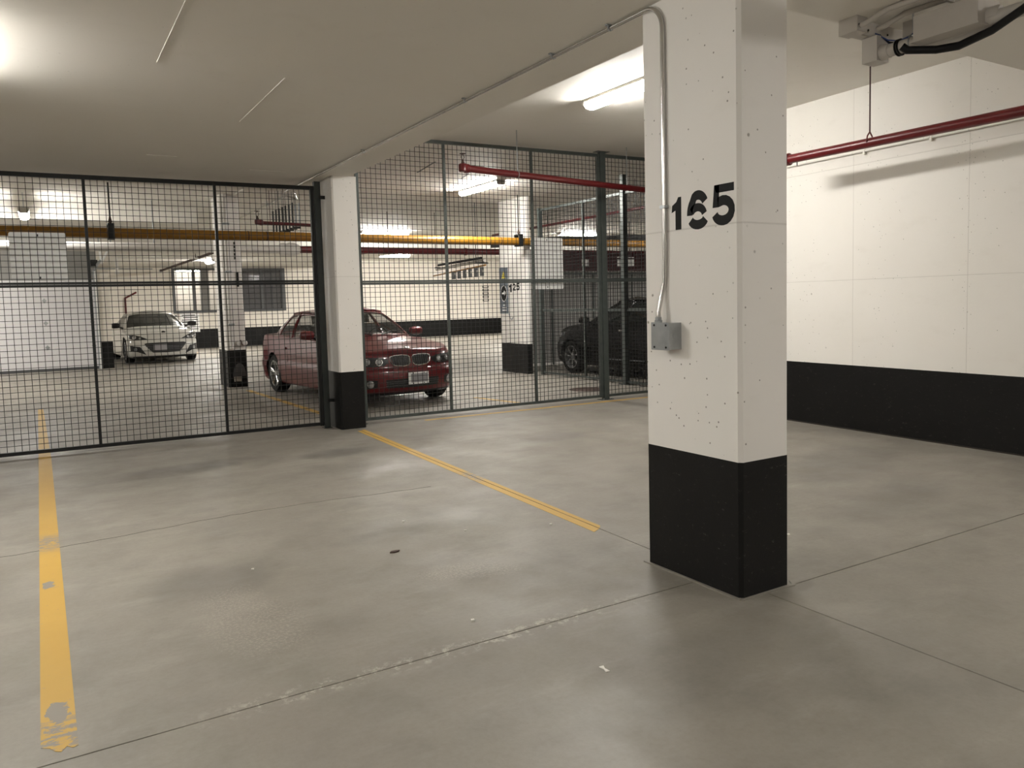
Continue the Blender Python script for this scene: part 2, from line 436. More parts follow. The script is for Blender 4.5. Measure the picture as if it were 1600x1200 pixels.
for x, y, l in ((1.0, 8.7, 0.28), (2.1, 9.2, 0.4)):
    B(x, x + l, y - 0.003, y + 0.003, Z_LOW - 0.003, Z_LOW + 0.001).build('form_seam', M['ceiling_hi'], ceil)
for x0, y0, x1, y1 in ((5.2, 10.9, 5.35, 11.9), (6.1, 11.4, 6.3, 12.2)):
    MB().prism(yline(x0, y0, x1, y1, 0.03), Z_HI - 0.034, Z_HI - 0.028, lambda p, q, t: (p, q, t)).build('form_seam', M['grey_dark'], ceil)

# ------------------------------------------------------------------ walls
WA = math.atan2(0.045, 1.0)
fw = frame(7.42 - 0.045 * 3.5, 0.0, R(90) - WA)      # u runs along the wall towards the fence, d towards -X
wr = MB().obox(fw, -7.0, 7.85, -0.30, 0.0, 0, Z_HI + 0.02).build('wall_right', M['wall'], None, org=(7.42, 3.5, 0)); wr['kind'] = 'structure'
MB().obox(fw, -7.0, 7.852, 0.0, 0.004, 0.0, 0.712).build('black_band', M['black'], wr)
wc = MB().obox(fw, -7.0, 7.851, 0.0, 0.012, 0.0, 0.012).build('sealant_bead', M['groove'], wr)
def wall(name, x0, x1, y0, y1, z1=Z_HI + 0.02, mat='far_wall'):
    o = B(x0, x1, y0, y1, 0, z1).build(name, M[mat], None, org=((x0 + x1) / 2, (y0 + y1) / 2, 0)); o['kind'] = 'structure'; return o
wl = wall('wall_left', -9.3, -9.0, -7, 36)
B(-9.0, -8.996, -7, 36, 0, 0.71).build('black_band', M['black'], wl)
wb = wall('wall_behind', -9, 7, -7.3, -7)
B(-9, 7, -7.0, -6.996, 0, 0.71).build('black_band', M['black'], wb)
wall('wall_east', 24, 24.3, -7, 36)
# far wall with two window openings, built as pieces round the openings
YF = 33.0
wf = struct('wall_far', (8, YF, 0))
win = [(4.40, 6.35), (6.85, 8.70)]
segs = [(-9, 4.40), (6.35, 6.85), (8.70, 24)]
for a, b in segs: B(a, b, YF, YF + 0.3, 0, 3.6).build('wall_panel', M['far_wall'], wf)
for a, b in win:
    B(a, b, YF, YF + 0.3, 0, 1.38).build('wall_panel', M['far_wall'], wf)
    B(a, b, YF, YF + 0.3, 3.12, 3.6).build('wall_panel', M['far_wall'], wf)
B(2.0, 24, YF - 0.005, YF, 0, 0.74).build('black_band', M['black'], wf)
B(-9, 24, 35.7, 36, 0, 3.6).build('room_back_wall', M['far_wall'], wf)
for k, (a, b) in enumerate(win):
    wn = struct('window_%d' % (k + 1), ((a + b) / 2, YF, 1.38))
    for x0, x1, z0, z1 in ((a, b, 1.38, 1.46), (a, b, 3.04, 3.12), (a, a + 0.10, 1.46, 3.04), (b - 0.16, b, 1.46, 3.04)):
        B(x0, x1, YF - 0.05, YF + 0.10, z0, z1).build('window_frame', M['grey_dark'], wn)
    mid = (0.40 if k == 0 else 0.50) * (b - a) + a
    B(mid - 0.05, mid + 0.05, YF - 0.03, YF + 0.08, 1.46, 3.04).build('mullion', M['grey_dark'], wn)
    for x0, x1 in ((a + 0.10, mid - 0.05), (mid + 0.05, b - 0.16)):
        B(x0, x1, YF + 0.02, YF + 0.03, 1.46, 3.04).build('pane', M['window_glass'] if k else M['clear_glass'], wn)
B(5.55, 5.85, YF + 0.6, YF + 0.9, 0.0, 3.6).build('room_pier', M['grey_panel'], wf)
B(7.0, 8.6, YF + 1.6, YF + 1.7, 0.0, 3.6).build('room_screen', M['grey_panel'], wf)
# end wall of the garage door
wd = wall('wall_garage', -9, -2.6, 23.85, 24.15, 3.17)
wd2 = wall('wall_garage', 1.36, 1.62, 23.72, 24.6, 3.16, 'far_wall')
B(1.355, 1.625, 23.715, 24.605, 0, 0.71).build('black_band', M['black'], wd2)
B(-2.6, 1.36, 23.95, 24.15, 2.35, 3.17).build('wall_garage', M['grey_panel'], None, org=(0, 24, 2.35))['kind'] = 'structure'

# ------------------------------------------------------------------ columns
def column(x0, x1, y0, y1, top, label, band=0.70, ch=0.018):
    t = thing('concrete_column', label, 'column', ((x0 + x1) / 2, (y0 + y1) / 2, 0))
    oct_ = lambda e: [(x0 + ch - e, y0 - e), (x1 - ch + e, y0 - e), (x1 + e, y0 + ch - e), (x1 + e, y1 - ch + e), (x1 - ch + e, y1 + e), (x0 + ch - e, y1 + e), (x0 - e, y1 - ch + e), (x0 - e, y0 + ch - e)]
    MB().prism(oct_(0.0), band, top, lambda p, q, z: (p, q, z)).build('shaft', M['column'], t)
    MB().prism(oct_(0.0012), 0.0, band, lambda p, q, z: (p, q, z)).build('painted_base', M['black'], t, label='black painted foot of the column')
    return t
CX0, CX1, CY0, CY1 = 2.862, 3.212, 2.672, 3.372
colA = column(CX0, CX1, CY0, CY1, Z_LOW, 'thick white concrete column stencilled 165 with a black base', 0.685)
colB = column(3.035, 3.345, 9.22, 9.95, Z_LOW, 'white concrete column with a black base standing between the two wire fences', 0.70)
colC = column(3.00, 3.345, 15.72, 16.55, Z_HI, 'white concrete column with a black base between the white car and the red coupe', 0.71)
colD = column(8.50, 8.63, 13.72, 14.80, Z_HI - 0.03, 'white concrete column numbered 125 with a slate blue sign', 0.62)
# chips of mortar round the foot of the near column
for k in range(26):
    e = random.random()
    if e < 0.6: px, py_ = CX0 - random.uniform(.0, .03), random.uniform(CY0, CY1)
    else: px, py_ = random.uniform(CX0, CX1 + 0.05), CY0 - random.uniform(0, .03)
mort = MB()
mort.ribbon([(CX0 - 0.006, CY1 + 0.02), (CX0 - 0.008, CY1 - 0.1), (CX0 - 0.004, CY1 - 0.3), (CX0 - 0.010, CY0 + 0.2), (CX0 - 0.004, CY0 - 0.004)], 0.022, lambda p, q, t: (p, q, t), 0.0, 0.006)
mort.ribbon([(CX0 - 0.01, CY0 - 0.006), (CX0 + 0.12, CY0 - 0.004), (CX0 + 0.25, CY0 - 0.010), (CX1 + 0.02, CY0 - 0.012), (CX1 + 0.05, CY0 + 0.03)], 0.02, lambda p, q, t: (p, q, t), 0.0, 0.006)
mort.build('mortar_edge', M['floor'], colA)

# stencilled digits: unit cell strokes, gaps left where the stencil bridges were
ARC = lambda cx, cy, rx, ry, a0, a1, n=10: [(cx + rx * math.cos(R(a0 + (a1 - a0) * i / n)), cy + ry * math.sin(R(a0 + (a1 - a0) * i / n))) for i in range(n + 1)]
def digit(ch, parent, fn, t0, t1, stencil=True):
    m = MB()
    if ch == '1':
        m.prism([(.34, 0), (.70, 0), (.70, 1), (.52, 1), (.40, .86), (.14, .76), (.10, .54), (.34, .60)], t0, t1, fn)
    elif ch == '6':
        m.ribbon(ARC(.5, .62, .32, .28, 20, 120) + ARC(.52, .40, .38, .44, 135, 182), .25, fn, t0, t1)
        m.ribbon(ARC(.48, .36, .30, .22, 150, 10), .22, fn, t0, t1)
        m.ribbon(ARC(.5, .30, .33, .18, 195, 345), .25, fn, t0, t1)
    elif ch == '5':
        m.prism([(.22, .80), (.95, .80), (.95, 1.0), (.14, 1.0)], t0, t1, fn)
        m.prism([(.14, 1.0), (.36, 1.0), (.31, .44), (.07, .44)], t0, t1, fn)
        m.ribbon([(.28, .56)] + ARC(.52, .35, .34, .25, 115, -90) + ARC(.50, .30, .34, .20, -100, -170, 5), .25, fn, t0, t1)
    elif ch == '2':
        m.ribbon(ARC(.48, .68, .30, .22, 165, -20) + [(.55, .38), (.2, .12)], .22, fn, t0, t1)
        m.prism([(.1, 0), (.9, 0), (.9, .2), (.1, .2)], t0, t1, fn)
    return m.build('number', M['stencil'], parent, label='stencilled black numeral %s' % ch)
def place_digits(parent, X, spec):
    for ch, ya, yb, z0, z1 in spec:      # ya: far (left) edge, yb: near (right) edge
        digit(ch, parent, lambda p, q, t, ya=ya, yb=yb, z0=z0, z1=z1: (X - t, ya + (yb - ya) * p, z0 + (z1 - z0) * q + 0.018 * 0), 0.0003, 0.0014)
place_digits(colA, CX0, (('1', 3.155, 3.035, 1.852, 2.020), ('6', 3.030, 2.868, 1.842, 2.032), ('5', 2.858, 2.698, 1.850, 2.045)))
place_digits(colD, 8.50, (('1', 14.42, 14.24, 1.70, 1.88), ('2', 14.26, 14.12, 1.73, 1.88), ('5', 14.11, 13.97, 1.735, 1.885)))

# ------------------------------------------------------------------ wire fences
FA = math.atan(-0.04)
ff = frame(0.0, 9.66, FA)
def uu(x): return x / math.cos(FA)
def wires(fr, u0, u1, z0, z1, su=0.0655, sz=0.0615, t=0.0028):
    m = MB(); n = max(1, round((u1 - u0) / su)); k = max(1, round((z1 - z0) / sz))
    for i in range(1, n):
        u = u0 + (u1 - u0) * i / n
        m.obox(fr, u - t, u + t, -t, t, z0, z1)
    for i in range(1, k):
        z = z0 + (z1 - z0) * i / k
        m.obox(fr, u0, u1, -t - 0.004, t - 0.004, z - t, z + t)
    return m
def fence(name, label, loc, fr, mull, ends, ztop, zmid, mat, z0=0.035, heavy=0.03):
    t = thing(name, label, 'fence', loc)
    ua, ub = ends
    MB().obox(fr, ua, ub, -0.02, 0.02, ztop - 0.045, ztop).build('top_rail', M[mat], t)
    MB().obox(fr, ua, ub, -0.022, 0.018, z0, z0 + 0.038).build('bottom_rail', M[mat], t)
    for zm in zmid:
        MB().obox(fr, ua, ub, -0.026, 0.014, zm + 0.002, zm + 0.026).build('middle_rail', M[mat], t)
        MB().obox(fr, ua, ub, -0.020, 0.020, zm - 0.026, zm - 0.001).build('middle_rail', M[mat], t)
    for u in mull:
        MB().obox(fr, u - heavy / 2, u + heavy / 2, -0.024, 0.016, z0, ztop - 0.01).build('upright', M[mat], t)
    b = [ua] + list(mull) + [ub]
    for i in range(len(b) - 1):
        zz = [z0 + 0.038] + sorted(zmid) + [ztop - 0.045]
        for j in range(len(zz) - 1):
            wires(fr, b[i], b[i + 1], zz[j], zz[j + 1]).build('wire_mesh', M['wire'], t, kind='stuff')
    return t
fl_ = fence('wire_fence', 'dark wire mesh fence with a black frame under the low ceiling', (1.0, 9.62, 0), ff,
            [uu(-2.14), uu(-0.83), uu(0.478), uu(1.783)], (uu(-3.2), uu(2.93)), 2.955, [1.80], 'black_steel')
MB().obox(ff, uu(2.865), uu(2.905), -0.03, 0.02, 0.03, 2.955).build('end_frame', M['black_steel'], fl_)
MB().obox(ff, uu(2.912), uu(2.985), -0.045, 0.03, 0.0, 3.01).build('post', M['dark_green'], fl_)
MB().obox(ff, uu(2.90), uu(3.00), -0.06, 0.045, 0.0, 0.008).build('foot_plate', M['black_steel'], fl_)
for z in (2.80, 0.32):
    MB().obox(ff, uu(2.96), uu(3.036), -0.055, -0.045, z, z + 0.04).build('wall_clip', M['black_steel'], fl_)
fr_ = fence('wire_fence', 'tall grey green wire mesh fence under the raised ceiling', (6.2, 9.40, 0), ff,
            [uu(4.64), uu(5.965), uu(8.14)], (uu(3.44), uu(9.25)), 3.63, [1.785], 'green_steel')
MB().obox(ff, uu(3.355), uu(3.425), -0.06, 0.01, 0.0, 3.05).build('post', M['green_steel'], fr_)
MB().obox(ff, uu(3.33), uu(3.45), -0.075, 0.03, 0.0, 0.007).build('foot_plate', M['green_steel'], fr_)
MB().obox(ff, uu(3.43), uu(3.47), -0.03, 0.015, 0.035, 3.6).build('end_frame', M['green_steel'], fr_)
MB().obox(ff, uu(3.320), uu(3.42), -0.075, -0.06, 2.70, 2.75).build('wall_clip', M['green_steel'], fr_)
MB().obox(ff, uu(7.115), uu(7.200), -0.055, 0.02, 0.0, Z_HI - 0.0005).build('post', M['green_steel'], fr_)
MB().obox(ff, uu(7.065), uu(7.112), -0.03, 0.015, 0.035, 3.59).build('end_frame', M['green_steel'], fr_)
for z in (0.0, Z_HI - 0.0065):
    MB().obox(ff, uu(7.05), uu(7.265), -0.08, 0.05, z, z + 0.006).build('foot_plate', M['green_steel'], fr_)
for s_ in (7.09, 7.23):
    MB().lathe([(0.012, 0.0), (0.012, 0.018), (0.007, 0.02)], ff(uu(s_), -0.065, 0.006), (0, 0, 1), 8).build('anchor_bolt', M['galv'], fr_)
# cage fence at right angles, behind the tall fence
fc = frame(8.68, 9.5, R(90))
cg = fence('wire_fence', 'grey green wire cage fence standing in front of the black car', (8.68, 11.5, 0), fc,
           [0.65, 2.45], (0.05, 3.90), 3.34, [1.31], 'green_steel', 0.03, 0.03)
MB().obox(fc, 1.20, 1.29, -0.045, 0.045, 0.0, Z_HI - 0.031).build('post', M['green_steel'], cg)
MB().obox(fc, 1.12, 1.37, -0.07, 0.07, 0.0, 0.006).build('foot_plate', M['green_steel'], cg)
MB().obox(fc, 3.90, 3.96, -0.04, 0.04, 0.0, 3.36).build('post', M['green_steel'], cg)

# plain white notice boards wired to the far side of the mesh
def notice(x0, x1, z0, z1, label):
    t = thing('notice_board', label, 'sign', ff(uu((x0 + x1) / 2), 0.02, z0))
    r = 0.022; pts = []
    for cx, cz, a0 in ((x1 - r, z1 - r, 0), (x0 + r, z1 - r, 90), (x0 + r, z0 + r, 180), (x1 - r, z0 + r, 270)):
        pts += [(cx + r * math.cos(R(a0 + 22.5 * k)), cz + r * math.sin(R(a0 + 22.5 * k))) for k in range(5)]
    MB().prism(pts, 0.021, 0.025, lambda p, q, d: ff(uu(p), d, q)).build('panel', M['sign_white'], t)
    for x, z in (((x0 + x1) / 2, z1 - 0.03), ((x0 + x1) / 2, z0 + 0.03)):
        MB().obox(ff, uu(x) - 0.006, uu(x) + 0.006, 0.0205, 0.032, z - 0.012, z + 0.012).build('tie_wire', M['black_steel'], t)
notice(-0.225, 0.285, 1.845, 2.345, 'square blank white board on the black framed fence')
notice(5.945, 6.475, 1.665, 2.395, 'upright blank white board on the tall grey green fence')

# ------------------------------------------------------------------ conduit and junction box on the near column
XC = CX0 - 0.014
ct = thing('metal_conduit', 'thin bright metal conduit along the ceiling and down the column numbered 165', 'conduit', (XC, 3.19, Z_LOW))
rb = 0.13; pc = [(XC + 0.01, 10.6, Z_LOW - 0.018), (XC, 6.0, Z_LOW - 0.018), (XC, 3.185 + rb, Z_LOW - 0.018)]
for k in range(1, 9):
    a = R(90 * k / 8); pc.append((XC, 3.185 + rb - rb * math.sin(a), Z_LOW - 0.018 - rb + rb * math.cos(a)))
pc += [(XC, 3.186, 1.72), (XC, 3.192, 1.58), (XC - 0.012, 3.205, 1.50), (XC - 0.030, 3.207, 1.43), (XC - 0.032, 3.207, 1.385)]
T(pc, 0.0125, 10).build('tube', M['chrome'], ct, smooth=40)
for y in (3.62, 4.2, 5.4, 7.6):
    MB().box(XC - 0.03, XC + 0.03, y - 0.01, y + 0.01, Z_LOW - 0.008, Z_LOW - 0.001).tube([(XC - 0.016, y, Z_LOW - 0.002), (XC - 0.016, y, Z_LOW - 0.026), (XC, y, Z_LOW - 0.034), (XC + 0.016, y, Z_LOW - 0.026), (XC + 0.016, y, Z_LOW - 0.002)], 0.004, 6).build('strap', M['galv'], ct)
for z in (1.98,):
    MB().box(XC - 0.016, XC + 0.0135, 3.166, 3.206, z - 0.008, z + 0.008).box(XC + 0.006, XC + 0.0135, 3.205, 3.225, z - 0.008, z + 0.008).build('strap', M['galv'], ct)
jb = thing('junction_box', 'grey galvanised junction box screwed to the column numbered 165', 'junction box', (CX0 - 0.045, 3.15, 1.225))
bx0, bx1, by0, by1, bz0, bz1 = CX0 - 0.088, CX0 - 0.0005, 3.080, 3.215, 1.228, 1.368
B(bx0 + 0.006, bx1, by0, by1, bz0, bz1).build('body', M['galv'], jb)
cv = B(bx0, bx0 + 0.006, by0 - 0.003, by1 + 0.003, bz0 - 0.003, bz1 + 0.003).build('cover', M['galv'], jb)
for y in (by0 + 0.022, by1 - 0.022):
    for z in (bz0 + 0.012, bz1 - 0.012):
        MB().lathe([(0.006, 0), (0.006, 0.003), (0.003, 0.004)], (bx0, y, z), (-1, 0, 0), 10).build('screw', M['black_steel'], cv)
MB().lathe([(0.018, 0), (0.018, 0.0015), (0.014, 0.0016), (0.014, 0.0025), (0.001, 0.0025)], ((bx0 + bx1) / 2, by0, 1.30), (0, -1, 0), 20).build('knockout', M['galv'], jb)
MB().lathe([(0.021, 0), (0.021, 0.012), (0.017, 0.014), (0.017, 0.03)], (XC - 0.032, 3.207, bz1), (0, 0, 1), 14).build('connector', M['galv'], jb)

# ------------------------------------------------------------------ red sprinkler pipes
def sprinkler_head(m, x, y, z, s=1.0, up=1):
    m.lathe([(0.014 * s, 0), (0.014 * s, 0.02 * s), (0.009 * s, 0.022 * s), (0.009 * s, 0.04 * s)], (x, y, z), (0, 0, up), 10)
    for q in (-1, 1):
        m.tube([(x + q * 0.006 * s, y, z + up * 0.04 * s), (x + q * 0.016 * s, y, z + up * 0.06 * s), (x + q * 0.004 * s, y, z + up * 0.085 * s)], 0.003 * s, 6)
    m.lathe([(0.003 * s, 0), (0.028 * s, 0.004 * s), (0.028 * s, 0.007 * s), (0.003 * s, 0.009 * s)], (x, y, z + up * 0.083 * s), (0, 0, up), 14)
    return m
def hanger_rod(parent, x, y, z0, z1, mat='black_steel', r=0.0055):
    T([(x, y, z0), (x, y, z1)], r, 8).build('hanger_rod', M[mat], parent)
def pipe_ring(parent, x, y, z, r, axis, mat):
    pts = []
    for k in range(17):
        a = 2 * math.pi * k / 16
        pts.append((x, y + r * math.cos(a), z + r * math.sin(a)) if axis == 'x' else (x + r * math.cos(a), y, z + r * math.sin(a)))
    return MB().tube(pts, 0.006, 6).build('hanger_ring', M[mat], parent)
# branch in front of the tall fence
p1 = thing('sprinkler_pipe', 'red sprinkler pipe with an upright head hanging in front of the tall fence', 'pipe', (5.5, 8.7, 3.05))
A0, A1 = Vector((4.42, 8.50, 3.112)), Vector((8.0, 9.04, 3.083))
T([A0, A1], 0.042, 14).build('tube', M['red_pipe'], p1, smooth=40)
MB().lathe([(0.044, -0.045), (0.054, -0.035), (0.054, 0.035), (0.044, 0.05)], A0, (0, 0, 1), 14).lathe([(0.044, 0.02), (0.056, 0.03), (0.056, 0.075), (0.044, 0.085)], A0, (A1 - A0), 14).build('elbow', M['red_pipe'], p1, smooth=40)
sprinkler_head(MB(), A0.x, A0.y, A0.z + 0.045, 1.4).build('sprinkler_head', M['rust'], p1)
hp = A0 + (A1 - A0) * 0.235
hanger_rod(p1, hp.x, hp.y, hp.z + 0.03, Z_HI, 'galv')
pipe_ring(p1, hp.x, hp.y, hp.z, 0.046, 'x', 'galv')
hp = A0 + (A1 - A0) * 0.80
hanger_rod(p1, hp.x, hp.y, hp.z + 0.03, Z_HI, 'galv')
# branch along the bare wall
p2 = thing('sprinkler_pipe', 'dark red sprinkler pipe running along the bare white wall', 'pipe', (6.87, 3.0, 2.9))
T([(6.93, 5.82, 2.945), (6.80, -2.0, 2.915)], 0.047, 14).build('tube', M['red_pipe'], p2, smooth=40)
MB().lathe([(0.05, -0.05), (0.066, -0.04), (0.066, 0.03), (0.05, 0.04)], (6.93, 5.80, 2.945), (0, 1, 0), 16).build('coupling', M['red_pipe'], p2, smooth=40)
MB().lathe([(0.006, 0), (0.006, 0.05)], (6.93, 5.66, 2.945 - 0.085), (0, 0, 1), 6).build('drain_nipple', M['black_steel'], p2)
yh = 4.79; xh = 6.93 - 0.13 * (5.82 - yh) / 7.82
hanger_rod(p2, xh, yh, 2.94 + 0.10, Z_HI, 'maroon', 0.007)
MB().tube([(xh - 0.052, yh, 2.945), (xh - 0.036, yh, 3.005), (xh, yh, 3.045), (xh + 0.036, yh, 3.005), (xh + 0.052, yh, 2.945)], 0.007, 6).build('hanger_ring', M['red_pipe'], p2)
hanger_rod(p2, 6.83, 0.9, 2.96, Z_LOW, 'maroon', 0.007)
# surface conduit on the bare wall
wcon = thing('wall_conduit', 'thin white painted conduit clipped to the bare wall below the red pipe', 'conduit', (7.45, 4.0, 2.97))
MB().tube([fw(-6.0, 0.016, 2.965), fw(7.6, 0.016, 2.99)], 0.0125, 10).build('tube', M['wall'], wcon, smooth=40)
for u in (1.5, 3.0, 4.5, 5.25, 6.8):
    MB().obox(fw, u - 0.012, u + 0.012, 0.0, 0.031, 2.95, 3.005).build('strap', M['wall'], wcon)

# ------------------------------------------------------------------ painted conduits and boxes under the near soffit
eq = thing('strut_channel', 'short grey painted channel screwed under the edge of the low soffit', 'bracket', (4.1, 2.9, Z_LOW))
B(4.075, 4.58, 2.885, 2.945, Z_LOW - 0.085, Z_LOW - 0.001).build('channel', M['painted_steel'], eq)
B(3.985, 4.075, 2.845, 2.965, Z_LOW - 0.085, Z_LOW - 0.0005).build('end_box', M['painted_steel'], eq)
for x in (4.00, 4.14, 4.32):
    MB().lathe([(0.006, 0), (0.006, 0.004)], (x, 2.844 if x < 4.05 else 2.884, Z_LOW - 0.05), (0, -1, 0), 8).build('screw', M['black_steel'], eq)
cb = thing('conduit_box', 'grey painted conduit run with pull boxes hanging under the low soffit', 'conduit', (4.2, 2.5, 2.8))
bA = B(4.15, 4.26, 2.835, 2.93, 2.822, 2.962).build('pull_box', M['painted_steel'], cb)
T([(4.20, 2.81, 2.868), (4.22, -3.0, 2.90)], 0.036, 14).build('tube', M['painted_steel'], cb, smooth=40)
MB().lathe([(0.044, 0), (0.044, 0.02), (0.038, 0.03), (0.038, 0.05)], (4.20, 2.835, 2.868), (0, -1, 0), 16).build('locknut', M['painted_steel'], cb, smooth=40)
B(4.10, 4.30, 2.24, 2.585, 2.845, 2.975).build('pull_box', M['painted_steel'], cb)
B(4.09, 4.31, 2.23, 2.595, 2.838, 2.8455).build('box_cover', M['painted_steel'], cb)
MB().lathe([(0.046, 0), (0.046, 0.05), (0.040, 0.06)], (4.21, 2.24, 2.885), (0, -1, 0), 16).build('coupling', M['painted_steel'], cb, smooth=40)
for y in (2.655, 1.4):
    MB().tube([(4.21 + 0.045 * math.cos(a), y, 2.872 + 0.045 * math.sin(a)) for a in [R(20 * k) for k in range(19)]], 0.005, 6).build('hanger_ring', M['galv'], cb)
    T([(4.21, y, 2.915), (4.21, y, Z_LOW)], 0.005, 6).build('hanger_rod', M['galv'], cb)
for y in (2.735, 2.72):
    MB().tube([(4.203 + 0.042 * math.cos(a), y, 2.869 + 0.042 * math.sin(a)) for a in [R(20 * k) for k in range(19)]], 0.006, 6).build('cable_tie', M['cable'], cb)
for k, (x0, x1, lab) in enumerate(((4.01, 4.08, 'outer of two slim grey conduits flat against the low soffit, starting at the end box'), (4.16, 4.23, 'inner of two slim grey conduits flat against the low soffit, starting mid channel'))):
    cc = thing('slim_conduit', lab, 'conduit', (x0, 2.0, Z_LOW - 0.03))
    T([(x0, 2.838, Z_LOW - 0.055), (x0, 2.79, Z_LOW - 0.05), (x0 + 0.01, 2.68, Z_LOW - 0.016), (x1, -3.0, Z_LOW - 0.016)], 0.0145, 10).build('tube', M['painted_steel'], cc, smooth=40)
    B(x0 - 0.02, x0 + 0.045, 2.42, 2.44, Z_LOW - 0.034, Z_LOW - 0.0005).build('strap', M['painted_steel'], cc)
bc = T([(4.10, 2.65, 2.838), (4.12, 2.63, 2.815), (4.16, 2.57, 2.806), (4.21, 2.52, 2.800), (4.25, 2.42, 2.798), (4.20, 2.22, 2.812), (4.10, 2.02, 2.84), (4.02, 1.8, 2.90), (3.95, 1.3, 2.94), (3.94, -1.0, 2.94)], 0.021, 10).build('black_cable', M['cable'], None, smooth=40, org=(4.1, 2.4, 2.8))
tag(bc, 'thick black cable sagging below the grey pull box', 'cable')
for k in range(4):
    dz = 0.010 * k; dx = 0.014 * (k - 1)
    T([(4.20 + dx, 2.87, 2.985), (4.215 + dx, 2.80, 2.93 - dz), (4.215 + dx, 2.73, 2.905 - dz), (4.215 + dx, 2.66, 2.915 + dz), (4.20 + dx, 2.60, 2.945 + dz), (4.19 + dx, 2.57, 2.96)], 0.004, 6).build('loose_wire', M['blue'] if k % 2 == 0 else M['cable'], cb, smooth=40)
B(4.34, 4.42, 2.70, 2.80, 2.93, Z_LOW - 0.0005).build('fitting', M['painted_steel'], cb)

# ------------------------------------------------------------------ fluorescent fixtures
def fixture(cx, cy, z, label, along='y', L=1.26, group=None, pw=1.0):
    t = thing('fluorescent_light', label, 'light', (cx, cy, z), group)
    def fn(p, q, s_): return (cx + p, cy + s_, z - q) if along == 'y' else (cx + s_, cy + p, z - q)
    MB().prism([(-.085, 0), (.085, 0), (.085, .030), (-.085, .030)], -L / 2, L / 2, fn).build('housing', M['housing'], t)
    lens = [(-.078, .0305), (-.080, .060), (-.060, .088), (-.02, .098), (.02, .098), (.060, .088), (.080, .060), (.078, .0305)]
    MB().prism(lens, -L / 2 + 0.03, L / 2 - 0.03, fn).build('diffuser', lamp_mat(pw), t)
    for s_ in (-1, 1):
        MB().prism([(-.084, .0305), (.084, .0305), (.084, .062), (.06, .090), (-.06, .090), (-.084, .062)], s_ * (L / 2 - 0.029), s_ * L / 2, fn).build('end_cap', M['housing'], t)
    return t
ZC = Z_HI - 0.0015
fixture(5.23, 6.42, ZC, 'lit fluorescent light on the raised ceiling in front of the tall fence', pw=1.7)
fixture(6.98, 12.75, Z_HI - 0.0315, 'lit fluorescent light behind the tall fence under the raised ceiling', L=1.5, pw=2.3)
fixture(8.75, 21.9, ZC, 'long lit fluorescent light above the red coupe, set crosswise just over the yellow pipe', 'x', 1.5, pw=3.2)
lh = fixture(-0.13, 17.1, 3.37, 'lit fluorescent light hung end on above the square white board', pw=1.6)
for y_ in (16.7, 17.5): hanger_rod(lh, -0.13, y_, 3.37, Z_HI, 'galv')
fixture(14.9, 20.8, ZC, 'lit fluorescent light behind the upright white board, level with the yellow pipe', 'x', 1.5, pw=4)
fixture(5.05, 28.4, 3.1595, 'small lit fluorescent light beyond the white column behind the fence', pw=4)
fixture(11.9, 28.9, 3.449, 'small distant lit fluorescent light just under the red main pipe', 'x', pw=4)
fixture(-0.50, 5.55, Z_LOW - 0.0005, 'lit fluorescent light on the low ceiling over the long yellow line', pw=1.5)
fixture(-0.40, -1.2, Z_LOW - 0.0005, 'lit fluorescent light on the low ceiling behind the photographed bay', pw=1.5)
fixture(5.6, -0.2, Z_LOW - 0.0005, 'added out of view fluorescent light on the low soffit beside the bare wall', pw=1.2)  # unseen lamp added to brighten the low bay and the wall's near end
fixture(-5.0, 5.5, Z_LOW - 0.0005, 'lit fluorescent light on the low ceiling beside the left wall')
fixture(-3.2, 1.8, Z_LOW - 0.0005, 'added out of view fluorescent light on the low ceiling left of the camera bay')  # out of view, added for more light under the low ceiling
fixture(-3.6, 21.0, ZC, 'lit fluorescent light in front of the white garage door', 'x', pw=5)
fixture(12.5, 11.5, Z_HI - 0.0315, 'lit fluorescent light over the black car', pw=2.5)
fixture(-3.0, 28.0, 3.1595, 'lit fluorescent light behind the white garage door', 'x', pw=3)
fixture(17.0, 28.0, 3.449, 'lit fluorescent light near the far right end of the black banded wall', 'x', pw=5)
fixture(5.4, 34.6, 3.1595, 'added unseen fluorescent light inside the room behind the far windows', 'x', pw=0.9)  # no lamp seen here; added to lighten the view through the first window

# ------------------------------------------------------------------ overhead services behind the fence
YG, ZG = 13.60, 2.703
gp = thing('gas_pipe', 'long thick yellow gas pipe crossing the garage behind the fences', 'pipe', (4, YG, ZG))
T([(-8.9, YG, ZG), (16, YG, ZG)], 0.077, 18).build('tube', M['gas'], gp, smooth=40)
for x in (3.02, 3.32, 7.6, 7.85, 12.0):
    MB().lathe([(0.078, -0.008), (0.0805, -0.006), (0.0805, 0.006), (0.078, 0.008)], (x, YG, ZG), (1, 0, 0), 20).build('marker_band', M['rust'], gp)
for x in (1.0, 8.28, -5.0, 13.0):
    MB().box(x - 0.045, x + 0.045, YG - 0.10, YG - 0.079, ZG - 0.10, ZG + 0.13).box(x - 0.045, x + 0.045, YG - 0.10, YG + 0.1, ZG - 0.10, ZG - 0.079).box(x - 0.045, x + 0.045, YG + 0.079, YG + 0.1, ZG - 0.10, ZG + 0.13).box(x - 0.045, x + 0.045, YG - 0.1, YG + 0.1, ZG + 0.125, ZG + 0.14).build('clevis', M['black_steel'], gp)
    MB().lathe([(0.012, 0), (0.028, 0.03), (0.012, 0.11), (0.008, 0.12)], (x, YG, ZG + 0.14), (0, 0, 1), 8).build('turnbuckle', M['rust'], gp)
    hanger_rod(gp, x, YG, ZG + 0.25, Z_HI - (0.03 if x > 3.3 else 0), 'black_steel', 0.012)
YR, ZR = 17.1, 2.742
rm = thing('water_main', 'thick dark red water main below and behind the yellow pipe', 'pipe', (7, YR, ZR))
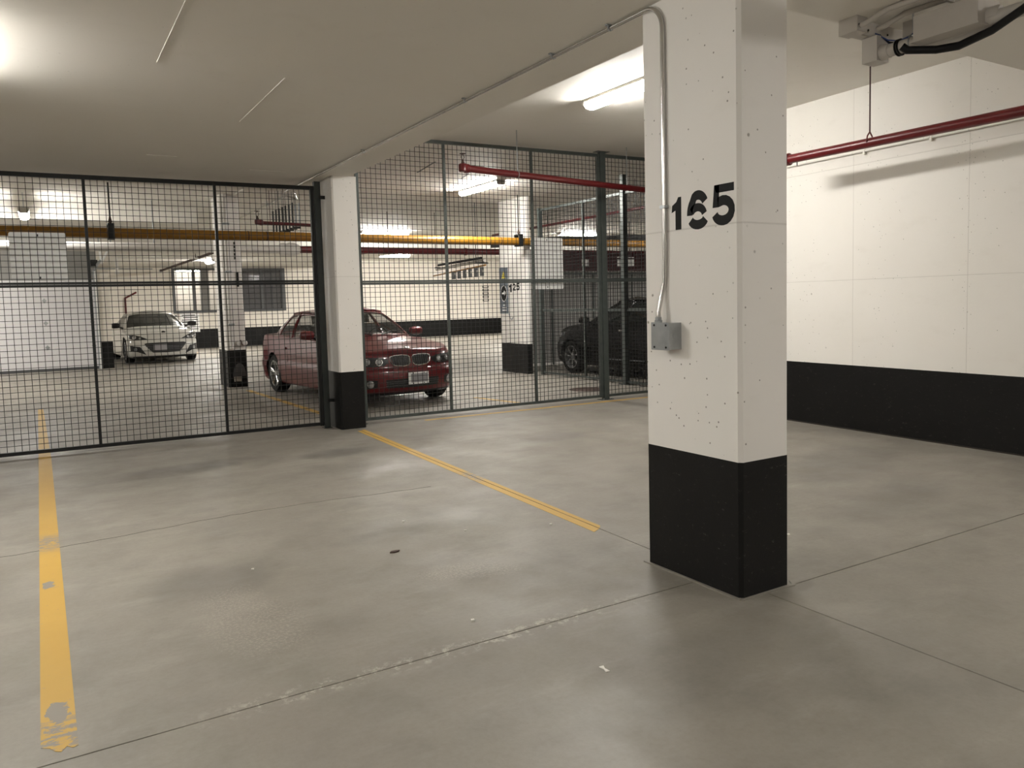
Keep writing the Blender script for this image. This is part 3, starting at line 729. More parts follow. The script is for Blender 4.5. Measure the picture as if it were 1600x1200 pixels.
T([(4.863, YR, ZR), (16, YR, ZR)], 0.078, 18).build('tube', M['red_pipe'], rm, smooth=40)
MB().lathe([(0.078, 0), (0.092, 0.005), (0.092, 0.05), (0.078, 0.06)], (8.86, YR, ZR), (1, 0, 0), 18).build('coupling', M['red_pipe'], rm, smooth=40)
hanger_rod(rm, 6.9, YR, ZR + 0.07, Z_HI - 0.03, 'maroon', 0.012)
hanger_rod(rm, 14.0, YR, ZR + 0.07, Z_HI - 0.03, 'maroon', 0.012)
T([(7.0, YR, ZR + 0.02), (5.9, YR + 0.9, ZR - 0.10), (5.6, YR + 1.1, ZR - 0.22)], 0.020, 8).build('branch', M['red_pipe'], rm, smooth=40)
ww = thing('wrapped_pipe', 'thick white wrapped pipe ending in a bandaged elbow beside the fence column', 'pipe', (4, YR, ZR))
T([(-8.9, YR, ZR + 0.02), (4.42, YR, ZR)], 0.088, 18).build('tube', M['white_pipe'], ww, smooth=40)
MB().lathe([(0.088, 0), (0.13, 0.03), (0.14, 0.09), (0.12, 0.16), (0.15, 0.22), (0.14, 0.33), (0.10, 0.42), (0.079, 0.44)], (4.42, YR, ZR), (1, 0, 0), 18).build('wrapping', M['white_pipe'], ww, smooth=50)
hanger_rod(ww, 2.0, YR, ZR + 0.08, Z_HI, 'galv', 0.01); hanger_rod(ww, -6.0, YR, ZR + 0.08, Z_HI, 'galv', 0.01)
# small sprinkler branch by the black framed fence
sp = thing('sprinkler_pipe', 'short dark red sprinkler pipe between the fence column and the yellow pipe', 'pipe', (3.3, 12.5, 2.8))
T([(2.93, 12.5, 2.812), (4.4, 12.5, 2.775)], 0.026, 12).build('tube', M['red_pipe'], sp, smooth=40)
MB().lathe([(0.034, -0.03), (0.045, -0.02), (0.045, 0.03), (0.034, 0.045)], (2.93, 12.5, 2.812), (0, 0, 1), 12).lathe([(0.034, 0.0), (0.045, 0.04), (0.045, 0.07), (0.034, 0.08)], (2.93, 12.5, 2.812), (1, 0, 0), 12).build('elbow', M['red_pipe'], sp)
sprinkler_head(MB(), 2.93, 12.5, 2.85, 1.5).build('sprinkler_head', M['rust'], sp)
hanger_rod(sp, 3.12, 12.5, 2.83, Z_HI, 'maroon'); hanger_rod(sp, 4.3, 12.5, 2.8, Z_HI - 0.03, 'maroon')
# row of strap hangers
for k in range(7):
    y = 12.85 + k * 0.205
    h = thing('strap_hanger', ('first', 'second', 'third', 'fourth', 'fifth', 'sixth', 'last')[k] + ' strap hanger of the row above the yellow pipe, counted from the fences', 'hanger', (3.62, y, 2.8), 'row of strap hangers above the yellow pipe')
    zb = 2.80
    for s_ in (-1, 1):
        B(3.62 + s_ * 0.055 - 0.010, 3.62 + s_ * 0.055 + 0.010, y - 0.022, y + 0.022, zb, 3.18).build('strap', M['black_steel'] if s_ < 0 else M['galv'], h)
    hanger_rod(h, 3.62, y, zb - 0.01, Z_HI - 0.03, 'grey_dark', 0.005)
    B(3.565 - 0.01, 3.675 + 0.01, y - 0.022, y + 0.022, zb - 0.03, zb).build('cross_bar', M['black_steel'], h)
cz = thing('metal_conduit', 'bright kinked metal conduit on the ceiling behind the black framed fence', 'conduit', (4.1, 17, 3.6))
T([(4.20, 22.0, 3.60), (4.10, 21.0, 3.60), (4.08, 15.1, 3.60), (4.26, 15.0, 3.54), (4.10, 14.6, 3.605), (4.10, 12.9, 3.60)], 0.016, 8).build('tube', M['chrome'], cz, smooth=40)
for y in (20.0, 16.5): B(4.06, 4.12, y - 0.02, y + 0.02, 3.58, (Z_HI if y > 18 else Z_HI - 0.03) - 0.0005).build('strap', M['galv'], cz)
# pipe rack with clamps beside column 125
rk = thing('pipe_rack', 'steel trapeze rack of pipes with hanging clamps beside the column numbered 125', 'pipe rack', (8.2, 15.6, 2.2))
T([(8.20, 14.9, 2.40), (8.10, 17.1, 2.31)], 0.035, 10).build('bright_pipe', M['chrome'], rk, smooth=40)
T([(8.12, 14.9, 2.45), (8.05, 16.9, 2.40)], 0.028, 10).build('black_pipe', M['cable'], rk, smooth=40)
T([(8.22, 14.9, 2.30), (8.15, 17.4, 2.17)], 0.018, 10).build('yellow_pipe', M['gas'], rk, smooth=40)
for k in range(6):
    y = 14.98 + k * 0.27
    B(8.145, 8.195, y - 0.045, y + 0.045, 2.07 - 0.004 * k, 2.26 - 0.008 * k).build('clamp', M['grey_dark'], rk)
    B(8.15, 8.19, y - 0.051, y - 0.045, 2.15, 2.20).build('clamp_bolt', M['chrome'], rk)
for y in (14.95, 16.95):
    B(8.0, 8.30, y - 0.03, y + 0.03, 2.33, 2.36).build('cross_bar', M['black_steel'], rk)
    hanger_rod(rk, 8.28, y, 2.34, Z_HI - 0.03, 'black_steel', 0.009); hanger_rod(rk, 8.02, y, 2.34, Z_HI - 0.03, 'black_steel', 0.009)
# cage sprinkler line and maroon duct at the far right
p4 = thing('sprinkler_pipe', 'thin red sprinkler pipe inside the wire cage above the black car', 'pipe', (9.15, 12, 3.08))
T([(9.15, 9.9, 3.10), (9.15, 16.2, 3.06)], 0.028, 10).build('tube', M['red_pipe'], p4, smooth=40)
hanger_rod(p4, 9.15, 11.0, 3.1, Z_HI - 0.03); hanger_rod(p4, 9.15, 14.6, 3.08, Z_HI - 0.03)
md = thing('maroon_duct', 'dark maroon painted duct above the grey partition at the far right', 'duct', (13, 16.6, 2.2))
B(10.2, 18.0, 16.4, 16.9, 2.24, 2.72).build('casing', M['maroon'], md)
for x0, x1, z0, z1 in ((10.9, 11.25, 2.36, 2.47), (11.85, 12.05, 2.36, 2.54), (13.0, 13.55, 2.36, 2.54)):
    B(x0, x1, 16.37, 16.4, z0, z1).build('junction_plate', M['sign_white'], md)
for x0, x1 in ((10.9, 11.05), (13.0, 13.55)):
    B(x0, x1, 16.36, 16.4, 2.58, 2.60).build('label_strip', M['sign_white'], md)
for x in (11.0, 14.5): hanger_rod(md, x, 16.65, 2.72, Z_HI - 0.03, 'black_steel', 0.01)
gw = thing('partition', 'low grey sheet partition behind the black car', 'partition', (13, 15.35, 0))
for k in range(7):
    B(9.0 + k * 1.2 + 0.004, 9.0 + (k + 1) * 1.2 - 0.004, 15.33, 15.36, 0.06, 2.10).build('sheet', M['grey_panel'], gw)
B(9.0, 17.4, 15.32, 15.38, 2.10, 2.16).build('top_rail', M['green_steel'], gw)
B(9.0, 17.4, 15.32, 15.38, 0.0, 0.06).build('bottom_rail', M['white_pipe'], gw)
for k in range(8):
    B(9.0 + k * 1.2 - 0.02, 9.0 + k * 1.2 + 0.02, 15.31, 15.33, 0, 2.12).build('post', M['green_steel'], gw)
fb = thing('steel_beam', 'slanting grey steel beam under the ceiling beyond the cage', 'beam', (13, 19, 3.2))
MB().prism(yline(11.0, 19.6, 16.5, 15.8, 0.12), 3.06, 3.26, lambda p, q, t: (p, q, t)).build('web', M['grey_dark'], fb)
MB().prism(yline(11.0, 19.6, 16.5, 15.8, 0.22), 3.26, 3.28, lambda p, q, t: (p, q, t)).build('flange', M['grey_dark'], fb)
MB().prism(yline(11.0, 19.6, 16.5, 15.8, 0.22), 3.04, 3.06, lambda p, q, t: (p, q, t)).build('flange', M['grey_dark'], fb)
hanger_rod(fb, 12.0, 18.9, 3.28, Z_HI, 'grey_dark', 0.012); hanger_rod(fb, 15.5, 16.5, 3.28, Z_HI - 0.03, 'grey_dark', 0.012)

# ------------------------------------------------------------------ garage door with tracks
gd = thing('garage_door', 'white sectional garage door behind the black framed fence', 'garage door', (-0.7, 23.8, 0))
zs_ = [0.07, 0.62, 1.25, 1.83, 2.36]
for i in range(4):
    B(-2.6, 1.28, 23.80, 23.85, zs_[i] + 0.003, zs_[i + 1] - 0.003).build('door_panel', M['door_white'], gd)
B(-2.6, 1.28, 23.79, 23.86, 0.0, 0.07).build('rubber_seal', M['grey_dark'], gd)
for z in zs_[1:4]:
    for x in (-2.2, -1.0, 0.12, 1.18):
        MB().box(x - 0.05, x + 0.05, 23.785, 23.80, z - 0.015, z + 0.015).prism([(0, -.07), (.045, 0), (0, .07), (-.045, 0)], 23.788, 23.80, lambda p, q, t, x=x, z=z: (x + p, t, z + q)).build('hinge', M['galv'], gd)
B(1.26, 1.345, 23.70, 23.79, 0.0, 2.62).build('track', M['galv'], gd)
B(1.29, 1.315, 23.66, 23.70, 0.0, 2.62).build('track', M['sign_white'], gd)
T([(1.30, 23.66, 2.60), (1.34, 23.4, 2.72), (1.34, 22.0, 2.76)], 0.03, 8).build('curved_track', M['galv'], gd)
for x in (1.42, 1.70):
    T([(x, 23.4, 3.30), (1.45, 23.4, 2.76)], 0.025, 8).build('track_brace', M['sign_white'], gd)
hanger_rod(gd, 1.42, 23.4, 3.2, Z_HI, 'galv', 0.02); hanger_rod(gd, 1.70, 23.4, 3.2, Z_HI, 'galv', 0.02)
B(1.20, 1.36, 23.3, 23.6, 2.70, 2.86).build('spring_bracket', M['black_steel'], gd)
sl = thing('sprinkler_pipe', 'white fouled sprinkler drop beside the garage door track', 'pipe', (1.7, 22, 2.6))
T([(1.70, 22.0, 2.84), (3.6, 22.0, 2.835)], 0.02, 8).build('tube', M['white_pipe'], sl, smooth=40)
T([(1.70, 22.0, 2.86), (1.70, 22.0, 2.46)], 0.035, 10).build('drop', M['white_pipe'], sl, smooth=40)
MB().lathe([(0.02, 0), (0.06, 0.03), (0.05, 0.08), (0.03, 0.09)], (1.70, 22.0, 2.42), (0, 0, 1), 10).build('sprinkler_head', M['white_pipe'], sl)
T([(1.25, 22.0, 2.57), (2.5, 22.0, 2.56)], 0.018, 8).build('cross_tube', M['galv'], sl, smooth=40)
hanger_rod(sl, 2.25, 22.0, 2.85, Z_HI, 'white_pipe', 0.012)
dp = thing('drain_pipe', 'rusty red pipe slanting under the ceiling toward the white sports car', 'pipe', (4, 26, 3.0))
T([(4.06, 22.4, 3.02), (3.92, 32.0, 2.98)], 0.038, 10).build('tube', M['rust'], dp, smooth=40)
MB().lathe([(0.02, 0), (0.06, 0.03), (0.06, 0.10), (0.02, 0.12)], (3.92, 32.0, 2.98), (0, 1, 0), 10).build('end_cap', M['galv'], dp)
hanger_rod(dp, 4.02, 25.0, 3.03, Z_HI, 'rust', 0.012); hanger_rod(dp, 3.96, 29.0, 3.02, 3.449, 'rust', 0.012)
rs = thing('standpipe', 'thin red standpipe on the wall beside the white sports car', 'pipe', (3.0, 32.9, 0))
T([(2.75, 32.9, 0.75), (2.75, 32.9, 2.0), (3.1, 32.6, 2.2)], 0.035, 10).build('tube', M['red_pipe'], rs, smooth=40)
T([(2.75, 32.9, 1.28), (4.5, 32.93, 1.28)], 0.03, 8).build('cross_tube', M['grey_dark'], rs, smooth=40)
ps = thing('wall_poster', 'white notice with lines of print on the far wall beside the white sports car', 'sign', (4.95, 32.9, 0.9))
B(4.62, 5.32, 32.975, 32.99, 0.62, 1.36).build('sheet', M['sign_white'], ps)
for k in range(7):
    B(4.68 + (0.05 if k in (1, 4) else 0), 5.26 - (0.10 if k in (0, 3, 5) else 0), 32.972, 32.975, 1.28 - k * 0.09, 1.31 - k * 0.09).build('print_line', M['stencil'], ps)

# fittings on the white column behind the fence
dr = thing('downpipe', 'slim white downpipe strapped to the white column behind the fence', 'pipe', (3.10, 15.68, 0.75))
T([(3.085, 15.67, 0.74), (3.085, 15.67, Z_HI - 0.0005)], 0.045, 12).build('tube', M['white_pipe'], dr, smooth=40)
for z in (1.2, 2.2, 3.1): B(3.03, 3.14, 15.62, 15.719, z - 0.02, z + 0.02).build('strap', M['galv'], dr)
hv = thing('hose_valve', 'pair of round white caps low on the white column behind the fence', 'valve', (3.25, 15.66, 0.85))
for x in (3.205, 3.315):
    MB().lathe([(0.04, 0), (0.053, 0.01), (0.053, 0.05), (0.042, 0.07), (0.02, 0.075)], (x, 15.719, 0.84), (0, -1, 0), 18).build('cap', M['white_pipe'], hv, smooth=40)
T([(3.24, 15.66, 0.90), (3.26, 15.63, 0.80)], 0.010, 6).build('lever', M['rust'], hv)
cs = tag(B(3.235, 3.275, 15.70, 15.7195, 1.92, 2.20).build('black_label', M['stencil'], None, org=(3.255, 15.71, 1.92)), 'narrow black tag on the white column behind the fence', 'sign')
cs2 = thing('vertical_lettering', 'faint vertical lettering strip high on the white column behind the fence', 'sign', (3.23, 15.71, 2.4))
for k in range(5):
    B(3.215, 3.245, 15.712, 15.7195, 2.44 + k * 0.07, 2.49 + k * 0.07).build('letter_mark', M['stencil'], cs2)
wt = thing('corner_guard', 'black rubber corner guard at the foot of the white column behind the fence', 'bumper', (3.2, 15.66, 0))
B(3.08, 3.33, 15.665, 15.719, 0.0, 0.10).build('rubber_block', M['rubber'], wt)
MB().prism([(3.08, 0.2)] + ARC(3.20, 0.2, 0.12, 0.26, 180, 0, 12) + [(3.32, 0.2)], 15.69, 15.719, lambda p, q, t: (p, t, q)).build('highlight_arc', M['grey_dark'], wt)  # lighter arc standing in for a faint highlight on the black foot
B(3.09, 3.23, 15.655, 15.69, 0.11, 0.20).build('reflection_plate', M['housing'], wt)  # pale plate coloured as a lamp's reflection on the black foot

# sign on column 125
sg = thing('parking_sign', 'tall slate blue sign with key symbol on the column numbered 125', 'sign', (8.49, 14.62, 1.25))
XS = 8.4985
B(XS - 0.004, XS, 14.44, 14.80, 1.25, 2.23).build('panel', M['sign_blue'], sg)
fs = lambda p, q, t: (XS - 0.004 - t, p, q)
MB().prism([(14.70, 2.00), (14.54, 2.00), (14.62, 2.16)], 0.0002, 0.0012, fs).build('warning_triangle', M['sign_yellow'], sg)
MB().prism([(14.628, 2.03), (14.612, 2.03), (14.612, 2.10), (14.628, 2.10)], 0.0012, 0.0018, fs).build('warning_mark', M['stencil'], sg)
MB().prism(ARC(14.62, 1.68, 0.135, 0.175, 0, 345, 23), 0.0002, 0.0010, fs).build('oval_rim', M['sign_white'], sg)
MB().prism(ARC(14.62, 1.68, 0.120, 0.160, 0, 345, 23), 0.0010, 0.0016, fs).build('oval', M['stencil'], sg)
MB().prism(ARC(14.585, 1.69, 0.045, 0.05, 0, 330, 11), 0.0016, 0.0022, fs).prism([(14.70, 1.665), (14.62, 1.665), (14.62, 1.70), (14.70, 1.70)], 0.0016, 0.0022, fs).build('key_symbol', M['sign_white'], sg)
for k, (a, b) in enumerate(((14.66, 14.56), (14.70, 14.52), (14.70, 14.53))):
    z = 1.42 - k * 0.055
    MB().prism([(a, z), (b, z), (b, z + 0.02), (a, z + 0.02)], 0.0002, 0.0010, fs).build('print_line', M['sign_white'], sg)
cl = thing('cable_clip', 'small grey cable clip under the slate blue sign', 'clip', (8.48, 14.3, 1.15))
T([(8.485, 14.42, 1.26), (8.478, 14.36, 1.16), (8.47, 14.28, 1.12), (8.48, 14.24, 1.17)], 0.012, 6).build('loop', M['galv'], cl)
vt = thing('upright_lettering', 'upright dark lettering on the far wall beside the slate blue sign', 'sign', (18.2, 32.98, 1.6))
for k in range(5):
    B(18.0, 18.32, 32.985, 32.999, 1.55 + k * 0.16, 1.66 + k * 0.16).build('letter_mark', M['stencil'], vt)
    B(18.06, 18.26, 32.983, 32.986, 1.58 + k * 0.16, 1.63 + k * 0.16).build('letter_counter', M['far_wall'], vt)

# drain cover, litter
dc = thing('drain_cover', 'dark iron drain cover in the floor behind the tall fence', 'drain cover', (7.72, 10.6, 0))
MB().lathe([(0.29, 0.0), (0.29, 0.006), (0.26, 0.010), (0.001, 0.010)], (7.72, 10.62, 0), (0, 0, 1), 28).build('lid', M['rust'], dc)
for k in range(5):
    hw = 0.22 - 0.04 * abs(k - 2)
    B(7.72 - hw, 7.72 + hw, 10.62 + (k - 2) * 0.09 - 0.012, 10.62 + (k - 2) * 0.09 + 0.012, 0.010, 0.014).build('rib', M['rust'], dc)
ps_ = MB().prism([(-.010, -.022), (.006, -.026), (.003, 0), (.013, .024), (-.008, .026), (-.003, .002)], 0.0004, 0.004, lambda p, q, t: (1.862 + p, 2.475 + q, t))
tag(ps_.build('paper_scrap', M['paper'], None, org=(1.862, 2.475, 0)), 'small torn white paper scrap on the bare floor', 'litter')
lf = MB().prism([(-.034, -.006), (-.01, -.016), (.02, -.012), (.034, .006), (.012, .014), (-.018, .012)], 0.0004, 0.008, lambda p, q, t: (1.745 + p, 4.41 + q, t))
tag(lf.build('dry_leaf', M['rust'], None, org=(1.745, 4.41, 0)), 'small curled dark leaf on the floor between the yellow lines', 'litter')
for x, y in ((2.83, 4.33), (2.30, 4.55), (3.9, 3.25), (2.05, 5.0), (1.65, 3.22), (0.95, 4.6)):
    pb = MB().prism([(-.008, -.006), (.007, -.008), (.010, .005), (-.004, .009)], 0.0004, 0.007, lambda p, q, t: (x + p, y + q, t)).build('concrete_crumb', M['paper'], None, org=(x, y, 0))
    tag(pb, 'tiny pale crumb lying on the concrete floor', 'litter', 'crumbs scattered on the floor')

# ------------------------------------------------------------------ cars
def cat(pts, n):
    """Catmull-Rom through pts; returns points and for each the segment index"""
    out, seg = [], []
    k = len(pts)
    for i in range(k - 1):
        p0, p1, p2, p3 = pts[max(i - 1, 0)], pts[i], pts[i + 1], pts[min(i + 2, k - 1)]
        for j in range(n):
            t = j / n
            out.append(tuple(0.5 * (2 * b + (c - a) * t + (2 * a - 5 * b + 4 * c - d) * t * t + (3 * b - a - 3 * c + d) * t ** 3) for a, b, c, d in zip(p0, p1, p2, p3)))
            seg.append(i)
    out.append(tuple(pts[-1])); seg.append(k - 2)
    return out, seg
def lerp_tab(tab, x):
    if x <= tab[0][0]: return tab[0][1]
    for (a, va), (b, vb) in zip(tab, tab[1:]):
        if x <= b:
            t = (x - a) / (b - a); t = t * t * (3 - 2 * t) * 0.4 + t * 0.6
            return va + (vb - va) * t
    return tab[-1][1]

class Car:
    def __init__(s, name, label, S, loc, rotz, scale, paint, glass):
        s.S = S; s.t = thing(name, label, 'car', loc, None, rotz if rotz else 1e-9)
        s.t.scale = (scale,) * 3 if not isinstance(scale, tuple) else scale
        ORG[s.t.name] = (0, 0, 0)
        s.paint, s.glass = M[paint], M[glass]
        s.body(); s.cabin(); s.wheels()
    def part(s, mb, name, mat, parent=None, smooth=40, label=None):
        o = mb.build(name, mat, parent or s.t, smooth=smooth, org=(0, 0, 0)); o.location = (0, 0, 0)
        if label: o['label'] = label
        return o
    def zs(s, y): return lerp_tab(s.S['zs'], y)
    def body(s):
        S = s.S; hw = S['W'] / 2
        outl, _ = cat(S['outline'], 5)
        half = []
        for xn, yn in outl:
            ctrl = []
            for z, wd, yf, yr in S['rings']:
                y = yf + yn * (yr - yf); x = xn * hw * wd
                zz = z if z >= 0 else S['lip'] + (s.zs(y) - S['lip']) * (-z)
                ctrl.append((x, y, zz))
            sec, _ = cat(ctrl, 3)
            base = (0.0, sec[0][1], sec[0][2])
            sh = sec[-1]; cr = lerp_tab(S['crown'], sh[1])
            top = [(sh[0] * (1 - t), sh[1], sh[2] + cr * (1 - (1 - t) ** 2)) for t in (0.03, 0.08, 0.16, 0.3, 0.5, 0.75, 1.0)]
            half.append([base] + sec + top)
        m = MB(); m.grid(half); m.grid([[(-p[0], p[1], p[2]) for p in r] for r in half])
        me = m.mesh('body', s.paint, (0, 0, 0), None, 1e-4)
        ob = bpy.data.objects.new('body', me); COL.objects.link(ob)
        cut = MB()
        for ya in S['axles']:
            for sd in (-1, 1):
                cut.lathe([(S['arch'], 0), (S['arch'], 0.6)], (sd * (hw - 0.27), ya, S['wr'] + 0.005), (sd, 0, 0), 40)
        cm = cut.mesh('cutter', M['trim_black'])
        co = bpy.data.objects.new('cutter', cm); COL.objects.link(co)
        md_ = ob.modifiers.new('b', 'BOOLEAN'); md_.object = co; md_.operation = 'DIFFERENCE'; md_.solver = 'EXACT'
        try: md_.material_mode = 'TRANSFER'
        except Exception: pass
        dg = bpy.context.evaluated_depsgraph_get()
        me2 = bpy.data.meshes.new_from_object(ob.evaluated_get(dg))
        ob.modifiers.clear(); bpy.data.objects.remove(co)
        ob.data = me2
        me2.polygons.foreach_set('use_smooth', [True] * len(me2.polygons)); me2.set_sharp_from_angle(angle=R(38))
        ob.parent = s.t; ORG[ob.name] = (0, 0, 0)
        s.bodyo = ob
        s.bvh = BVHTree.FromPolygons([v.co.copy() for v in me2.vertices], [tuple(p.vertices) for p in me2.polygons])
    def cabin(s):
        S = s.S; n = 5
        be, seg = cat([c[0] for c in S['cabin']], n); ro, _ = cat([c[1] for c in S['cabin']], n)
        kinds = S['kinds']; V = [0, .05, .2, .4, .6, .8, .92, 1.0]
        frame_, glass_ = {}, {}
        def P(i, v, off):
            b, r = Vector(be[i]), Vector(ro[i]); p = b.lerp(r, v); cen = Vector((0, p.y * 0.7 + 0.3 * (be[0][1] + be[-1][1]) / 2, p.z))
            out = Vector((p.x, (p.y - (be[0][1] + be[-1][1]) / 2) * 0.5, 0.0)); out = out.normalized() if out.length > 1e-6 else out
            return p + out * (0.028 * 4 * v * (1 - v) + off)
        fm = MB(); gl = {}
        for i in range(len(be) - 1):
            k = kinds[seg[i]]
            for sd in (-1, 1):
                def Q(i_, v, off):
                    p = P(i_, v, off); return (p.x * sd, p.y, p.z)
                for a, b in zip(V, V[1:]):
                    if k == 'p' or b > 0.93 or a < 0.04:
                        q4 = [Q(i, a, 0), Q(i + 1, a, 0), Q(i + 1, b, 0), Q(i, b, 0)]; fm.add(q4, [(0, 1, 2, 3)])
                    else:
                        q4 = [Q(i, a, -.008), Q(i + 1, a, -.008), Q(i + 1, b, -.008), Q(i, b, -.008)]
                        key = (k, sd if k not in ('windshield', 'rear_window') else 0)
                        gl.setdefault(key, MB()).add(q4, [(0, 1, 2, 3)])
        me_o = fm.build('cabin_frame', s.paint, s.t, smooth=40, org=(0, 0, 0), merge=1e-4)
        sol = me_o.modifiers.new('s', 'SOLIDIFY'); sol.thickness = 0.02; sol.offset = -1
        rows = []
        for i in range(len(ro)):
            r = Vector(P(i, 1.0, 0.0)); rows.append([(r.x * (1 - t), r.y, r.z + S['roofcrown'] * (1 - (1 - t) ** 2)) for t in (0, .06, .15, .35, .6, 1.0)])
        rm_ = MB(); rm_.grid(rows); rm_.grid([[(-p[0], p[1], p[2]) for p in r] for r in rows])
        rf = rm_.build('roof', s.paint, s.t, smooth=40, org=(0, 0, 0), merge=1e-4)
        sol = rf.modifiers.new('s', 'SOLIDIFY'); sol.thickness = 0.02; sol.offset = -1
        for (k, sd), mb in gl.items():
            mb.build(k, s.glass, s.t, smooth=60, org=(0, 0, 0), merge=1e-4)
        # seats and dashboard
        yc = S['seat_y']; zb = s.zs(yc) - 0.12
        if S.get('interior', True):
            for x in (-0.37, 0.37):
                st = MB(); pr = [(yc + 0.02, zb), (yc + 0.14, zb), (yc + 0.24, zb + 0.30), (yc + 0.13, zb + 0.31)]
                st.prism(pr, x - 0.22, x + 0.22, lambda p, q, t: (t, p, q))
                so = s.part(st, 'seat_back', M['seat'])
                s.part(MB().prism([(yc + 0.14, zb + 0.33), (yc + 0.23, zb + 0.33), (yc + 0.25, zb + 0.46), (yc + 0.17, zb + 0.47)], x - 0.12, x + 0.12, lambda p, q, t: (t, p, q)), 'headrest', M['seat'], so)
            s.part(MB().prism([(S['cabin'][0][0][1] + 0.12, zb + 0.02), (S['cabin'][0][0][1] + 0.55, zb + 0.02), (S['cabin'][0][0][1] + 0.50, zb + 0.15), (S['cabin'][0][0][1] + 0.2, zb + 0.13)], -0.6, 0.6, lambda p, q, t: (t, p, q)), 'dashboard', M['trim_black'])
            s.part(MB().lathe([(0.18, -0.012), (0.19, 0), (0.18, 0.012), (0.165, 0)], (0.37, S['cabin'][0][0][1] + 0.72, zb + 0.10), (0, 0.9, 0.45), 20, True), 'steering_wheel', M['trim_black'])
    def wheels(s):
        S = s.S; hw = S['W'] / 2; wr = S['wr']; tw = 0.205
        for ya in S['axles']:
            for sd in (-1, 1):
                xo = sd * (hw - 0.03)
                o = (xo - sd * tw, ya, wr)
                prof = [(wr * .66, 0), (wr * .90, 0.0), (wr * .985, 0.025), (wr, 0.06), (wr, tw - 0.06), (wr * .985, tw - 0.025), (wr * .92, tw), (wr * .70, tw - 0.006), (wr * .66, tw - 0.02)]
                ty = s.part(MB().lathe(prof, o, (sd, 0, 0), 36, True), 'wheel', M['rubber'])
                rim = MB(); rr = wr * .69
                rim.lathe([(rr, tw - 0.012), (rr * 1.02, tw - 0.006), (rr * .94, tw - 0.006), (rr * .92, tw - 0.03), (rr * .92, tw - 0.12), (rr * .96, tw - 0.12)], o, (sd, 0, 0), 36, True)
                rim.lathe([(0.001, tw - 0.012), (0.05, tw - 0.016), (0.065, tw - 0.035), (0.065, tw - 0.06)], o, (sd, 0, 0), 16)
                ns = S['spokes']
                for k in range(ns):
                    a = 2 * math.pi * k / ns + 0.3
                    for da in ((-0.11, 0.11) if S.get('twin') else (0,)):
                        p0 = Vector((o[0] + sd * (tw - 0.035), ya + 0.045 * math.cos(a), wr + 0.045 * math.sin(a)))
                        p1 = Vector((o[0] + sd * (tw - 0.022), ya + rr * .95 * math.cos(a + da), wr + rr * .95 * math.sin(a + da)))
                        rim.tube([p0, p1], 0.016, 6)
                s.part(rim, 'rim', M[S['rim']], ty)
                s.part(MB().lathe([(wr * .45, 0.09), (wr * .45, 0.10)], o, (sd, 0, 0), 20), 'brake_disc', M['dark_alloy'], ty)
    # ---- details laid on the skin
    def hit(s, axis, a, b, sd=1):
        if axis == 'y':
            r = s.bvh.ray_cast(Vector((a, -1.5, b)), Vector((0, 1, 0)))
        elif axis == 'z':
            r = s.bvh.ray_cast(Vector((a, b, 3)), Vector((0, 0, -1)))
        elif axis == 'r':
            r = s.bvh.ray_cast(Vector((a, 8, b)), Vector((0, -1, 0)))
        else:
            r = s.bvh.ray_cast(Vector((sd * 3, a, b)), Vector((-sd, 0, 0)))
        return r[0], r[1]
    def patch(s, top, bot, name, mat, parent=None, axis='y', sd=1, off=0.006, n=14, m=5, label=None):
        def samp(pl, t):
            k = t * (len(pl) - 1); i = min(int(k), len(pl) - 2); f = k - i
            return (pl[i][0] + (pl[i + 1][0] - pl[i][0]) * f, pl[i][1] + (pl[i + 1][1] - pl[i][1]) * f)
        outer, inner = [], []
        for j in range(m + 1):
            ro, ri = [], []
            for i in range(n + 1):
                a = samp(top, i / n); b = samp(bot, i / n); t = j / m
                u, v = a[0] + (b[0] - a[0]) * t, a[1] + (b[1] - a[1]) * t
                p, nn = s.hit(axis, u, v, sd)
                if p is None:
                    p = Vector((u, 0.3, v)) if axis == 'y' else Vector((sd * s.S['W'] / 2 * .9, u, v)); nn = Vector((0, -1, 0)) if axis == 'y' else Vector((sd, 0, 0))
                d = Vector((0, -1, 0)) if axis == 'y' else (Vector((0, 0, 1)) if axis == 'z' else (Vector((0, 1, 0)) if axis == 'r' else Vector((sd, 0, 0))))
                nn = nn if nn.dot(d) > 0 else -nn
                ro.append(p + nn * off); ri.append(p - nn * 0.01)
            outer.append(ro); inner.append(ri)
        g_ = MB(); g_.grid(outer)
        bo = outer[0] + [r[-1] for r in outer[1:]] + outer[-1][::-1][1:] + [r[0] for r in outer[::-1][1:]]
        bi = inner[0] + [r[-1] for r in inner[1:]] + inner[-1][::-1][1:] + [r[0] for r in inner[::-1][1:]]
        g_.grid([bo, bi])
        return s.part(g_, name, mat, parent, 50, label)
    def skin_tube(s, pts, r, name, mat, parent=None, axis='y', sd=1, off=0.004, close=False):
        P_ = []
        for u, v in (pts + pts[:1] if close else pts):
            p, nn = s.hit(axis, u, v, sd)
            if p is None: continue
            d = Vector((0, -1, 0)) if axis == 'y' else (Vector((0, 0, 1)) if axis == 'z' else Vector((sd, 0, 0)))
            nn = nn if nn.dot(d) > 0 else -nn
            P_.append(p + nn * off)
        if len(P_) < 2: return None
        return s.part(MB().tube(P_, r, 6), name, mat, parent)
